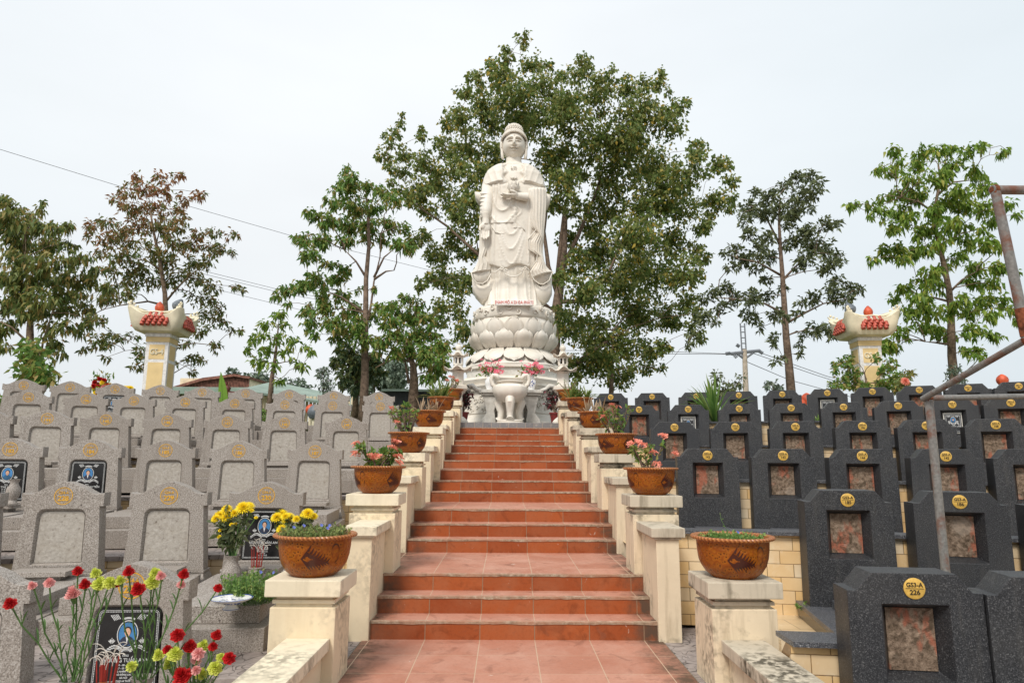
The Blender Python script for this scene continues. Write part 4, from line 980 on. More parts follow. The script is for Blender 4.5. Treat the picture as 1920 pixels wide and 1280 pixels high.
# chrysanthemum bouquets
def mums(px, py, D, heads, label, vl, sd, vs=1.15, mat='grey_granite', tall=True):
    p = at(px, py, D); h = .238 * vs
    vase(vl, (p.x, p.y, p.z - h), mat, [(r_ * vs, z * vs) for r_, z in VP_], 'granite vases holding yellow flowers')
    t = thing('chrysanthemum_bunch', label, 'flowers', p); q = random.Random(sd); P = []; Dr = []; m = MB().mat('stem_green')
    for (hx, hy, s_) in heads:
        tip = at(hx, hy, D + q.uniform(-.06, .06)) - p; m.tube([(0, 0, -.08), tip * .45 + Vector((0, 0, .02)), tip], .0032, 5)
        n_ = 34 if s_ > .5 else 9
        for j in range(n_): u = q.uniform(.25, .97); P.append(tip * u + rdir(q) * .022 * (2 - u)); Dr.append(rdir(q, .2))
        b_ = link('bloom', q.choice(MUM), t); b_.location = tip; aim(b_, Vector((tip.x * 1.2, -.6, .8))); b_.scale = (s_ * 1.3,) * 3
    m.build('stems', t); leaves('foliage', P, Dr, .062, .5, 'deep_leaf', t, droop=.15, seed=sd)
mums(436, 1040, 5.2, [(456, 952, 1.35), (466, 950, 1.1), (425, 955, 1.05), (412, 967, 1.2), (424, 970, 1.1), (405, 972, .9), (440, 962, .9), (434, 983, .4), (441, 982, .4), (413, 994, .4), (419, 993, .35), (411, 1006, .42), (472, 957, .45), (480, 970, .35)], 'bouquet of yellow chrysanthemums left of the framed portrait plaque', 'slim grey granite vase holding yellow chrysanthemums, left of the plaque', 21)
mums(545, 1050, 5.2, [(527, 965, 1.2), (519, 970, 1.1), (540, 972, 1.3), (556, 973, .8), (577, 963, 1.15), (588, 968, .8), (570, 966, .8), (529, 992, 1.05), (525, 978, .7), (535, 968, .8)], 'bouquet of yellow chrysanthemums rising behind the front pot on the left', 'slim grey granite vase behind the front pot, right of the plaque', 22)
mums(232, 760, 12.6, [(232 + dx, 732 + dy, 1.6) for dx in (-11, -5, 1, 7, 12) for dy in (-4, 1, 6)], 'dense yellow flower bunch on a grave in the back row on the left', 'small vase of dense yellow flowers in the back row', 23, 1.0)
# mixed bouquet and red cloth in the back row
p = at(190, 755, 12.5); t = thing('mixed_bouquet', 'mixed bouquet of red, white and yellow flowers in the back row on the left', 'flowers', p); q = random.Random(31); m = MB().mat('stem_green'); P = []; Dr = []
for i in range(46):
    tip = at(190 + q.gauss(0, 8), 728 + q.gauss(0, 10), 12.5 + q.uniform(-.15, .15)) - p; m.tube([(0, 0, 0), tip * .5, tip], .004, 4)
    b_ = link('bloom', q.choice(BL[q.choice(('red', 'red', 'pink', 'lime'))] + [MUM[0]]), t); b_.location = tip; aim(b_, (q.uniform(-.5, .5), -1, .5)); b_.scale = (1.5,) * 3
for i in range(50): c = at(192 + q.gauss(0, 13), 712 + q.gauss(0, 7), 12.5) - p; P.append(c); Dr.append(rdir(q, 1))
for i in range(8): c = at(192 + q.gauss(0, 12), 704 + q.gauss(0, 4), 12.5) - p; m.tube([(0, 0, .1), c], .004, 4)
m.build('stems', t); leaves('foliage', P, Dr, .09, .4, 'mid_leaf', t)
# vase on the ledge by the left portrait grave
p = at(22, 945, 6.7); vase('empty round bodied granite vase at the left edge of the third row', (p.x, p.y, p.z), 'grey_granite', [(r_ * .98, z * .98) for r_, z in VP_], None)
# blue and white footed dish and green herb on the slab
p = at(433, 1141, 4.32)
p.z = TOPL[2] - HL + .269
t = thing('footed_dish', 'white porcelain footed dish with blue painting on the grey grave slab', 'dish', p)
m = MB(); m.mat('porcelain').lathe([(.0001, .0), (.045, 0), (.047, .004), (.036, .014), (.030, .026), (.055, .036), (.095, .050), (.120, .062), (.1225, .066), (.118, .0665), (.09, .055), (.0001, .042)], 48)
m.mat('cobalt').lathe([(.1215, .0662), (.1200, .0678), (.1130, .0650)], 48); m.f = [f for f in m.f if len(f) < 40]; m.m = m.m[:len(m.f)]
m.lathe([(.0478, .0035), (.0482, .005), (.0470, .0065)], 40); m.f = [f for f in m.f if len(f) < 40]; m.m = m.m[:len(m.f)]
q = random.Random(4)
for i in range(46):
    a = q.uniform(0, 6.28); r_ = q.uniform(.03, .1); c = (r_ * math.cos(a), r_ * math.sin(a), .0445 + (r_ - .0) * .155 + .002); s_ = q.uniform(.004, .012); a2 = q.uniform(0, 3)
    m.add([(c[0] + s_ * math.cos(a2 + u), c[1] + s_ * .5 * math.sin(a2 + u), c[2]) for u in (0, 1.5, 3.1, 4.6)], [(0, 1, 2, 3)])
for i in range(18):
    a = q.uniform(-2.6, -.5); z = q.uniform(.040, .056); r_ = .058 + (z - .036) * 2.5; s_ = .006
    c = Vector((r_ * math.cos(a), r_ * math.sin(a), z - .002)); tn = Vector((-math.sin(a), math.cos(a), 0)); m.add([c - tn * s_, c + Vector((0, 0, -.003)), c + tn * s_, c + Vector((0, 0, .003))], [(0, 1, 2, 3)])
m.build('dish_body', t, smooth=True, weld=False)
c = at(478, 1122, 4.6); c.z = TOPL[2] - HL + .269; herb((c.x, c.y, c.z), 'bushy fine leafed green herb growing behind the porcelain dish', 2600, .16, .19, 'herb_leaf', 41, 3, .024)
# red bowl by the portrait grave on the right
p = at(1796, 812, 10.55); t = thing('offering_bowl', 'small red bowl beside the portrait plaque in the fifth row on the right', 'bowl', p); MB().mat('red_cloth').lathe([(.0001, 0), (.05, 0), (.1, .06), (.11, .09), (.1, .09), (.0001, .03)], 24).build('bowl_body', t, smooth=True)
# ================================================================== STATUE
SD = 15.6; SXc = at(963, 600, SD).x
def zpx(py, D=SD): return at(963, py, D).z
ZB = 1.99
K = 8                                         # octagonal base
def octa(m, r0, r1, z0, z1, rot=math.pi / 8): m.lathe([(r0, z0), (r1, z1)], 8, (0, 0, 0), rot)
PD_ = SD - 1.05
z1 = zpx(722, PD_); z2 = zpx(705, PD_); z3 = zpx(699, PD_); z4 = zpx(686, PD_); z5 = zpx(682, PD_)
ped = thing('statue_pedestal', 'octagonal white marble base with lotus throne under the Buddha statue', 'pedestal', (SXc, SD, 0))
m = MB(); ko = 1 / math.cos(math.pi / 8)
for a, b_, za, zb_ in ((1.38, 1.38, ZB, ZB + .10), (1.33, 1.28, ZB + .101, ZB + .20), (1.22, 1.20, ZB + .201, ZB + .26), (1.16, 1.16, ZB + .261, z1 - .12), (1.22, 1.28, z1 - .119, z1 - .02)): octa(m, a * ko * .93, b_ * ko * .93, za, zb_)
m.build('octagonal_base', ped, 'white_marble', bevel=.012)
m = MB(); octa(m, 1.30, 1.30, z1 - .019, z1 + .03); octa(m, 1.24, 1.30, z1 + .031, z2 - .05); octa(m, 1.24, 1.16, z2 - .049, z2 + .02)
m.build('cornice', ped, 'white_marble', bevel=.01)
m = MB(); octa(m, 1.13, 1.13, z2 + .021, z4 - .02); m.build('carved_band', ped, 'pale_stone', bevel=.01)
m = MB(); octa(m, 1.19, 1.19, z4 - .019, z5 + .0); m.build('upper_slab', ped, 'white_marble', bevel=.01)
# relief scrolls on the base panels and claw feet
m = MB(); q = random.Random(5)
for fc in range(8):
    an = -math.pi / 2 + fc * math.pi / 4; nx, ny = math.cos(an), math.sin(an); tx, ty = -ny, nx; R0 = 1.16 * .93
    for j in range(9):
        u = q.uniform(-.36, .36); z = ZB + q.uniform(.34, max(.36, z1 - ZB - .2)); r_ = q.uniform(.05, .10); pts = []
        for i in range(13):
            a = i * .55; rr_ = r_ * (1 - i / 15); pts.append((nx * (R0 + .012) + tx * (u + rr_ * math.cos(a)), ny * (R0 + .012) + ty * (u + rr_ * math.cos(a)), z + rr_ * math.sin(a)))
        m.tube(pts, .014, 5)
    for u0, u1 in ((-.42, .42),):
        for zz in (ZB + .30, z1 - .15): m.tube([(nx * (R0 + .005) + tx * u0, ny * (R0 + .005) + ty * u0, zz), (nx * (R0 + .005) + tx * u1, ny * (R0 + .005) + ty * u1, zz)], .016, 5)
m.build('relief', ped, 'white_marble', smooth=True)
# lotus: downturned ring, waist, two rows of upright petals, cloud ring
za, zb_, zc, zd = z5, zpx(651, SD - .85), zpx(592, SD - .9), zpx(568, SD - .9)
def petal_surf(m, n, rad, zlo, zhi, phase, bulge, width, tipout=0., flip=False):
    """curved petals standing on a circle of radius rad(t)"""
    for k in range(n):
        a0 = phase + 2 * math.pi * k / n; U, V_ = 12, 10; vs = []
        for i in range(V_ + 1):
            t = i / V_; wd = width * (max(.0, 1 - (max(0, t - .42) / .58) ** 2.4) ** .5 if t > .42 else (.78 + .22 * math.sin(t / .42 * math.pi / 2)))
            for j in range(U + 1):
                s_ = (j / U) * 2 - 1; rr_ = rad(t) + bulge * (1 - s_ * s_) * math.sin(math.pi * (t * .8 + .1)) + tipout * t * t + (.022 if abs(s_) > .82 or t > .93 else 0)
                a = a0 + s_ * wd; z = zlo + (zhi - zlo) * t - (.03 * s_ * s_ * t if not flip else -.03 * s_ * s_ * t)
                vs.append((rr_ * math.cos(a), rr_ * math.sin(a), z))
        fs = [(i * (U + 1) + j, i * (U + 1) + j + 1, (i + 1) * (U + 1) + j + 1, (i + 1) * (U + 1) + j) for i in range(V_) for j in range(U)]
        m.add(vs, fs)
m = MB(); m.lathe([(1.10, za), (1.10, za + .04), (1.04, za + .07), (.95, za + .22), (.80, zb_ - .03), (.76, zb_ + .02)], 64)
petal_surf(m, 14, lambda t: .80 + .26 * math.sin(t * math.pi * .5) + .02 * t, zb_ + .01, za + .06, -math.pi / 2, .06, .225, flip=True)
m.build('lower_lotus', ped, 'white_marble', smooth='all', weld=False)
m = MB(); H_ = zc - zb_; m.lathe([(.70, zb_ - .02), (.80, zb_ + .05), (.90, zb_ + H_ * .4), (.93, zb_ + H_ * .7), (.90, zc)], 64)
petal_surf(m, 14, lambda t: .80 + .18 * math.sin(min(1, t * 1.3) * math.pi / 2), zb_ + .01, zb_ + H_ * .60, -math.pi / 2 + math.pi / 14, .07, .225)
petal_surf(m, 14, lambda t: .90 + .07 * math.sin(t * math.pi / 2), zb_ + H_ * .34, zb_ + H_ * .98, -math.pi / 2, .05, .225)
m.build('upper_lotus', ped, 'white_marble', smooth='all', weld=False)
m = MB(); m.lathe([(.90, zc - .02), (.935, zc + .04), (.925, zc + .16), (.93, zd - .08), (.90, zd - .02), (.86, zd + .01), (.0001, zd + .012)], 64, wob=lambda a, z: 1 + .012 * math.sin(a * 9) + .008 * math.sin(a * 23 + z * 9))
for k in range(30):
    a0 = 2 * math.pi * k / 30; z = zc + (.10 if k % 2 else .20); r_ = .075; pts = []
    for i in range(14):
        a = i * .5 + k; rr_ = r_ * (1 - i / 16); pts.append(((.94) * math.cos(a0 + rr_ * math.cos(a)), .94 * math.sin(a0 + rr_ * math.cos(a)), z + rr_ * math.sin(a)))
    m.tube(pts, .017, 5)
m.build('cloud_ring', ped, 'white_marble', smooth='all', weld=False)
pl = MB().box(-.42, .42, -1.02, -.93, zd - .075, zd + .045).build('name_plate', ped, 'plate_white', bevel=.006)
tm = text_mesh('NAM MÔ A DI ĐÀ PHẬT', .098, 'red_letter', wmax=.78, ext=.002); o = link('lettering', tm, pl); o.location = (0, -1.024, zd - .018)
m = MB()
for x in (-.41, .41): m.box(x - .006, x + .006, -1.023, -1.0205, zd - .06, zd + .03)
m.build('bar_mark', pl, 'red_letter')

# ---- figure: heights measured in metres above the feet
Z0 = zd - .04
def Zp(py, dy=-.42): return zpx(py, SD + dy) - Z0
def Xp(px, py): q_ = at(px, py, SD - .3); return q_.x - SXc
st = thing('buddha_statue', 'tall white marble standing Buddha holding a lotus cup on a lotus throne', 'statue', (SXc, SD, Z0))
# outline of the robed body: (photo y, left x, right x, depth)
OUT = [(570, 905, 1020, .50), (560, 906, 1019, .46), (540, 911, 1014, .42), (520, 914, 1010, .42), (505, 908, 1012, .45), (490, 900, 1016, .47), (470, 898, 1017, .48), (440, 899, 1018, .48), (410, 900, 1020, .48), (385, 900, 1021, .48), (365, 902, 1023, .47), (352, 903, 1024, .47), (345, 904, 1022, .46), (335, 907, 1019, .44), (322, 911, 1015, .42), (312, 917, 1008, .38), (306, 926, 1000, .34), (302, 936, 991, .28), (298, 945, 983, .21), (294, 949, 978, .17), (285, 950, 977, .165)]
zs = np.array([Zp(y) for y, *_ in OUT]); cx = np.array([(Xp(a, y) + Xp(b_, y)) / 2 for y, a, b_, d in OUT]); ax = np.array([(Xp(b_, y) - Xp(a, y)) / 2 for y, a, b_, d in OUT]); dp = np.array([o_[3] for o_ in OUT])
def G2(x, z, x0, z0, sx_, sz_): return math.exp(-((x - x0) / sx_) ** 2 - ((z - z0) / sz_) ** 2)
def sst(a, b_, x): t = min(1, max(0, (x - a) / (b_ - a))); return t * t * (3 - 2 * t)
def ridge(v_, sharp=2.2): return (1 - abs(math.sin(v_))) ** sharp
def folds(x, z):
    """relief of the robe, x across and z above the feet; front side only"""
    d = 0.
    hem = Zp(500) + .05 * math.sin(x * 9); top_ = Zp(395)
    # under skirt: fine vertical pleats that spread towards the feet
    if z < hem:
        k_ = 17 / (1 + .25 * (hem - z)); d += -.035 + .030 * ridge(x * k_ + 1.57 + .4 * math.sin(z * 3)) * min(1, (hem - z) * 6)
        d += .03 * G2(x, z, 0, .25, .13, .6)
    else:
        d += .028 * sst(hem - .02, hem + .03, z)
    # apron: U shaped folds at the middle
    if hem < z < Zp(415):
        u = x / .30; w_ = max(0, 1 - u * u) ** .5 if abs(u) < 1 else 0
        d += .030 * ridge((z - 1.15 * x * x * 5 / (.4 + z * .2)) * 9.0, 3) * w_ * sst(Zp(415), Zp(440), z) if w_ else 0
        d += .026 * ridge(x * 15 + .5 * math.sin(z * 2), 2.5) * (1 - min(1, w_ * 1.3))
    # waist swags on the left of the picture: nested catenaries
    if Zp(420) < z < Zp(345) and x < .1:
        rr_ = math.hypot((x + .22) / .42, (z - Zp(350)) / 1.05); d += .040 * ridge(rr_ * 10.5, 2.6) * sst(1.15, .95, rr_)
        if abs(rr_ - 1.02) < .1: d += .03 * (1 - abs(rr_ - 1.02) / .1)
    # zigzag overlap at the centre
    if Zp(430) < z < Zp(372):
        xc = .03 + .06 * math.sin((z) * 17); d += .030 * math.exp(-((x - xc) / .035) ** 2) + .02 * math.exp(-((x - xc - .11) / .025) ** 2)
    # cape over shoulders
    ch = Zp(346) + .05 * abs(math.sin(x * 5.5)) - .02
    if z > ch and abs(x) > .24: d += .045 * sst(ch, ch + .03, z) + .014 * ridge((abs(x) - z * .25) * 22, 2)
    # open collar with rippled edge
    if Zp(345) < z < Zp(300):
        xe = .21 + .035 * math.sin(z * 26); d += .032 * math.exp(-((abs(x) - xe) / .024) ** 2); d += .03 * sst(xe - .01, xe + .03, abs(x))
    if Zp(345) < z < Zp(303) and abs(x) < .22: d -= .02
    # long side folds
    if z < Zp(352) and abs(x) > .38: d += .024 * ridge(x * 24 + .35 * math.sin(z * 2.3), 2.)
    return d
NA, NZ = 220, 300; vs = []
for j in range(NZ + 1):
    z = zs[0] + (zs[-1] - zs[0]) * j / NZ; a_ = np.interp(z, zs, ax); c_ = np.interp(z, zs, cx); d_ = np.interp(z, zs, dp)
    for i in range(NA):
        an = 2 * math.pi * i / NA; ca, sa = math.cos(an), math.sin(an)
        ex = .8; x = a_ * abs(ca) ** ex * (1 if ca > 0 else -1); y = d_ * abs(sa) ** ex * (1 if sa > 0 else -1)
        fr = max(0., -sa) ** .5; f_ = folds(x, z) * fr if sa < 0 else .016 * ridge(x * 14) 
        nl = Vector((ca / max(a_, .1), sa / max(d_, .1), 0)).normalized(); vs.append((c_ + x + nl.x * f_, y + nl.y * f_, z))
fs = [(j * NA + i, j * NA + (i + 1) % NA, (j + 1) * NA + (i + 1) % NA, (j + 1) * NA + i) for j in range(NZ) for i in range(NA)]
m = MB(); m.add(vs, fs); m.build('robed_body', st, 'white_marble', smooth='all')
# head
hz = Zp(269, -.22); hxw, hyd, hh = .272, .33, .375
def face(x, z):      # relief added towards the viewer
    d = 0.; z = (z + .035) / 1.08; x = x / .93
    d += .062 * math.exp(-(x / .030) ** 2) * sst(.13, -.05, z) * sst(-.115, -.075, z)          # nose ridge
    d += .030 * G2(x, z, 0, -.065, .060, .030)
    for s_ in (-1, 1):
        d += .018 * math.exp(-((z - .105 + 2.2 * (abs(x) - .10) ** 2) / .018) ** 2) * sst(.01, .05, abs(x)) * sst(.23, .17, abs(x))  # brow
        d -= .022 * G2(x, z, s_ * .105, .055, .060, .028)                                             # socket
        d += .036 * G2(x, z, s_ * .108, .035, .055, .026)                                             # closed lid
        d -= .030 * math.exp(-((z - .012 + .5 * (abs(x) - .108) ** 2) / .008) ** 2) * math.exp(-((x - s_ * .108) / .055) ** 2)
        d += .020 * G2(x, z, s_ * .15, -.08, .08, .08)                                               # cheek
    d += .032 * G2(x, z, 0, -.128 + 1.1 * x * x, .085, .016) + .030 * G2(x, z, 0, -.165 + .6 * x * x, .062, .018)
    d -= .030 * math.exp(-((z + .147 - 1.6 * x * x) / .009) ** 2) * math.exp(-(x / .10) ** 4)
    d += .030 * G2(x, z, 0, -.245, .08, .045) + .016 * G2(x, z, 0, .165, .014, .014)
    return d
m = MB(); NU, NV = 160, 120; vs = []
for j in range(NV + 1):
    ph = -math.pi / 2 + math.pi * j / NV
    for i in range(NU):
        an = 2 * math.pi * i / NU; cz_, sz_ = math.cos(ph), math.sin(ph); jaw = 1 + .05 * math.exp(-((sz_ + .45) / .4) ** 2)
        x = hxw * cz_ * math.cos(an) * jaw; y = hyd * cz_ * math.sin(an); z = hh * sz_ * (.98 if sz_ < 0 else 1.)
        if math.sin(an) < 0: k_ = (-math.sin(an)) ** .6 * cz_ ** .5; y -= face(x, z) * k_ * 1.7
        vs.append((x, y, z))
m.add(vs, [(j * NU + i, j * NU + (i + 1) % NU, (j + 1) * NU + (i + 1) % NU, (j + 1) * NU + i) for j in range(NV) for i in range(NU)])
hc = (Xp(964, 268), -.06, hz)
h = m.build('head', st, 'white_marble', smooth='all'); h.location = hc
# curls: rows of beads over the skull and the crown bump
m = MB(); m.ball((0, .05, .05), .318, 32, 20, (.90, 1.0, 1.06)); 
for r0, zc_, n_ in [(.0, 0, 0)]: pass
def bead(x, y, z, r_): m.ball((x, y, z), r_, 8, 5)
for row in range(9):
    el = R(8 + row * 8.6); n_ = int(34 * math.cos(el)) + 4
    for i in range(n_):
        an = 2 * math.pi * i / n_ + row * .4; x = .315 * math.cos(el) * math.cos(an); y = .345 * math.cos(el) * math.sin(an) + .02; z = .40 * math.sin(el) + .035
        hl = .225 - .9 * x * x if y < -.05 else (.06 if y < .05 else -.3)
        if z > hl: bead(x, y, z, .033)
for i in range(26):
    an = math.pi * i / 25; x = .30 * math.cos(an); z = .225 - .9 * (abs(x)) ** 2 * 1.3; bead(x, -.05 - .26 * math.sin(an), z + .02, .026)
for s_ in (-1, 1):
    for i in range(4): bead(s_ * .292, -.05, .10 - i * .035, .022)
for row in range(6):
    el = R(row * 16); n_ = int(20 * math.cos(el)) + 2
    for i in range(n_): an = 2 * math.pi * i / n_ + row * .3; bead(.20 * math.cos(el) * math.cos(an), .20 * math.cos(el) * math.sin(an) + .02, .40 + .155 * math.sin(el), .033)
m.ball((0, .02, .40), .195, 20, 12, (1, 1, .8)); 
# keep skull cap off the face
nv = []
for x, y, z in m.v[:32 * 21]: nv.append((x * (1 if z > .05 else .82), max(y, -.22 + max(0, (.23 - z)) * 1.6) if z < .25 else y, z))
m.v[:32 * 21] = nv
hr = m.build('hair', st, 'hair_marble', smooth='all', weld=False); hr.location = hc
m = MB()
for s_ in (-1, 1):
    pts = [(s_ * .305, -.02, .09), (s_ * .345, -.03, .06), (s_ * .355, -.03, -.03), (s_ * .335, -.04, -.13), (s_ * .33, -.06, -.24), (s_ * .315, -.07, -.33), (s_ * .30, -.07, -.37)]
    m.tube(pts, [.025, .042, .045, .038, .042, .046, .020], 10); m.tube([(s_ * .325, -.06, .07), (s_ * .365, -.065, .03), (s_ * .36, -.07, -.05), (s_ * .335, -.075, -.08)], .014, 6)
e_ = m.build('ears', st, 'white_marble', smooth='all', weld=False); e_.location = hc; e_.scale.x = .87
# hands: palm and five separate tapered fingers fused into one surface
def fused(name, m, voxel, parent, loc, mat='white_marble'):
    me = m.mesh('tmp', weld=False); o_ = link('tmp', me); md = o_.modifiers.new('r', 'REMESH'); md.mode = 'VOXEL'; md.voxel_size = voxel
    sm = o_.modifiers.new('s', 'SMOOTH'); sm.iterations = 2; sm.factor = .5
    bpy.context.view_layer.update(); m2 = bpy.data.meshes.new_from_object(o_.evaluated_get(bpy.context.evaluated_depsgraph_get())); bpy.data.objects.remove(o_)
    m2.materials.clear(); m2.materials.append(MAT[mat]); m2.polygons.foreach_set('use_smooth', [True] * len(m2.polygons)); m2.name = name
    o_ = link(name, m2, parent); o_.location = loc; return o_
m = MB()      # hanging right hand, palm to the viewer, fingers down
m.tube([(0, 0, .30), (0, -.01, .16), (0, -.015, .02)], [.105, .082, .085], 14)
m.ball((0, -.02, -.05), .115, 14, 10, (1.0, .50, 1.15)); m.ball((-.055, -.06, -.02), .05, 10, 7, (1, .8, 1.6))
for i, (x, L_, r_) in enumerate([(-.078, .21, .025), (-.028, .245, .027), (.024, .235, .026), (.072, .185, .023)]):
    m.tube([(x * .9, -.025, -.12), (x * 1.05, -.035, -.16), (x * 1.08, -.050, -.12 - L_ * .55), (x * 1.05, -.075, -.12 - L_ * .85), (x, -.095, -.12 - L_)], [r_ * 1.1, r_ * 1.08, r_, r_ * .88, r_ * .55], 10)
m.tube([(-.07, -.03, .02), (-.125, -.06, -.05), (-.13, -.085, -.12), (-.115, -.10, -.165)], [.040, .034, .027, .017], 10)
fused('lowered_hand', m, .011, st, (Xp(911, 435), -.50, Zp(426)))
m = MB()      # left hand, palm up under the cup, fingers pointing to the viewer's left
m.tube([(.30, .02, -.02), (.15, .0, -.01), (.02, -.02, 0)], [.115, .09, .085], 14); m.ball((-.03, -.03, 0), .11, 14, 9, (1.25, .95, .5))
for i, (y, L_, r_) in enumerate([(-.105, .20, .023), (-.06, .245, .026), (-.01, .26, .026), (.04, .23, .025)]):
    m.tube([(-.10, y, 0), (-.17, y * 1.1, -.012), (-.10 - L_ * .7, y * 1.1, .002), (-.10 - L_, y, .035)], [r_ * 1.1, r_ * 1.05, r_ * .95, r_ * .55], 10)
m.tube([(.03, -.09, .02), (-.03, -.13, .055), (-.09, -.14, .075), (-.13, -.135, .078)], [.038, .032, .026, .016], 10)
fused('raised_hand', m, .011, st, (Xp(966, 367), -.60, Zp(366, -.65)))
# lotus cup
m = MB(); m.lathe([(.0001, 0), (.06, 0), (.05, .03), (.09, .05), (.125, .10), (.13, .17), (.0001, .18)], 24)
for k in range(8):
    a0 = 2 * math.pi * k / 8
    for zz, rr_, t_ in ((.03, .125, 0), (.09, .11, .39)):
        a = a0 + t_; c = Vector((math.cos(a), math.sin(a), 0)); s_ = Vector((-c.y, c.x, 0))
        m.add([c * rr_ * .7 + Vector((0, 0, zz)), c * rr_ + s_ * .055 + Vector((0, 0, zz + .08)), c * (rr_ + .025) + Vector((0, 0, zz + .19)), c * rr_ - s_ * .055 + Vector((0, 0, zz + .08)), c * (rr_ + .035) + Vector((0, 0, zz + .09))], [(0, 1, 4), (1, 2, 4), (2, 3, 4), (3, 0, 4)])
o = m.build('lotus_cup', st, 'white_marble', smooth='all', weld=False); o.location = (Xp(963, 362), -.64, Zp(362, -.65)); o.scale = (.95,) * 3
# carved blossom and sacred sign on the chest
m = MB(); hx = Xp(963, 320)
for k in range(7):
    a = (k - 3) * .36; p0 = Vector((0, 0, 0)); p1 = Vector((math.sin(a) * .11, 0, math.cos(a) * .075)); m.tube([p0, (p0 + p1) * .5 + Vector((math.cos(a) * .014, -.01, 0)), p1], [.02, .018, .004], 6)
o = m.build('chest_blossom', st, 'white_marble', smooth='all'); o.location = (hx, -.475, Zp(337))
m = MB(); u = .028; t_ = .011
sg_ = [0]
def seg(x0, z0, x1, z1):
    sg_[0] += 1; m.box(min(x0, x1) - t_, max(x0, x1) + t_, -.012 - sg_[0] * .0008, .012, min(z0, z1) - t_, max(z0, z1) + t_)
seg(-2 * u, 0, 2 * u, 0); seg(0, -1.6 * u, 0, 1.6 * u); seg(-2 * u, 0, -2 * u, 1.6 * u); seg(2 * u, 0, 2 * u, -1.6 * u); seg(0, 1.6 * u, 2 * u, 1.6 * u); seg(0, -1.6 * u, -2 * u, -1.6 * u)
o = m.build('chest_sign', st, 'white_marble', weld=False); o.location = (hx, -.415, Zp(316)); o.rotation_euler.x = .12
# hanging sleeves: drapery surfaces with wavy hems
def drape(pts_l, pts_r, y0, name, nf=6, amp=.03, th=.10, bulge=.06):
    """cloth between a left and a right outline given as (x,z) lists from top to bottom"""
    U, V_ = 48, 60; f = MB(); pl_ = np.array(pts_l, float); pr_ = np.array(pts_r, float); tl = np.linspace(0, 1, len(pl_)); tr = np.linspace(0, 1, len(pr_)); vs = []
    for side_ in (0, 1):
        for j in range(V_ + 1):
            t = j / V_; a = np.array([np.interp(t, tl, pl_[:, 0]), np.interp(t, tl, pl_[:, 1])]); b2 = np.array([np.interp(t, tr, pr_[:, 0]), np.interp(t, tr, pr_[:, 1])])
            for i in range(U + 1):
                s_ = i / U; p_ = a * (1 - s_) + b2 * s_; yy = y0 - bulge * math.sin(math.pi * s_) - amp * ridge(s_ * math.pi * nf / 1. + .3 * math.sin(t * 5), 1.8) * (math.sin(math.pi * min(1, s_ * 1.0)) ** .3)
                vs.append((p_[0], yy if side_ == 0 else y0 + th, p_[1]))
    W_ = U + 1; N = W_ * (V_ + 1); fs = []
    for j in range(V_):
        for i in range(U): q4 = (j * W_ + i, j * W_ + i + 1, (j + 1) * W_ + i + 1, (j + 1) * W_ + i); fs += [q4, tuple(N + k_ for k_ in reversed(q4))]
    bd = [i for i in range(W_)] + [j * W_ + U for j in range(1, V_ + 1)] + [V_ * W_ + i for i in range(U - 1, -1, -1)] + [j * W_ for j in range(V_ - 1, 0, -1)]
    for k_ in range(len(bd)): a, b2 = bd[k_], bd[(k_ + 1) % len(bd)]; fs.append((a, b2, N + b2, N + a))
    f.add(vs, fs); return f.build(name, st, 'white_marble', smooth='all')
def XZ(l): return [(Xp(x, y), Zp(y)) for x, y in l]
# sleeve over the raised forearm (viewer's right), cascading zigzag edge
drape(XZ([(982, 356), (983, 380), (984, 405), (992, 425), (1004, 433), (990, 452), (990, 470), (1006, 478), (1006, 490), (993, 508), (998, 520)]), XZ([(1024, 352), (1024, 380), (1022, 410), (1020, 430), (1019, 450), (1018, 462), (1018, 475), (1020, 488), (1024, 498), (1030, 505), (1036, 508)]), -.40, 'raised_sleeve', 7, .024, .30, .12)
# upper arm and sleeve of the lowered arm (viewer's left)
m = MB(); m.tube([(Xp(917, 345), -.22, Zp(345)), (Xp(914, 370), -.34, Zp(370)), (Xp(912, 395), -.42, Zp(395)), (Xp(911, 410), -.45, Zp(412))], [.17, .165, .135, .125], 20)
for i in range(7): y = 362 + i * 7.5; m.tube([(Xp(911, y) + .128 * math.cos(a), -.42 - .10 * math.sin(a) - i * .010 + .03, Zp(y) - .05 * math.sin(a)) for a in np.linspace(-.2, 3.3, 12)], .014, 6)
m.build('lowered_arm', st, 'white_marble', smooth='all', weld=False)
drape(XZ([(899, 405), (899, 440), (899, 470), (896, 490), (890, 502), (884, 511)]), XZ([(922, 408), (923, 440), (923, 455), (912, 478), (921, 488), (920, 505)]), -.36, 'lowered_sleeve', 4, .022, .30, .08)
# flared sleeve ends at both hips and small flares at the elbows
def lobe(pts, y0, y1, name, rim=None):
    f = MB(); n = len(pts); c = (sum(p[0] for p in pts) / n, sum(p[1] for p in pts) / n); vs = []; L_ = [(0., .80), (.25, .93), (.5, .99), (.8, 1.), (1., .90)]
    for t, k_ in L_: vs += [(c[0] + (x - c[0]) * k_, y0 + (y1 - y0) * t - .04 * math.sin(math.pi * t), c[1] + (z - c[1]) * k_) for x, z in pts]
    fs = [tuple(range(n)), tuple((len(L_) - 1) * n + i for i in range(n))]
    for j in range(len(L_) - 1):
        for i in range(n): fs.append((j * n + i, j * n + (i + 1) % n, (j + 1) * n + (i + 1) % n, (j + 1) * n + i))
    f.add(vs, fs); return f.build(name, st, 'white_marble', smooth='all')
def rimtube(pts, y, name, r_=.015):
    f = MB(); f.tube([(x, y, z) for x, z in pts], r_, 8); return f.build(name, st, 'white_marble', smooth='all')
lobe(XZ([(884, 511), (890, 527), (900, 532), (912, 528), (921, 514), (922, 505), (926, 540), (914, 562), (903, 565), (891, 552), (885, 540)]), -.30, .12, 'hip_flare')
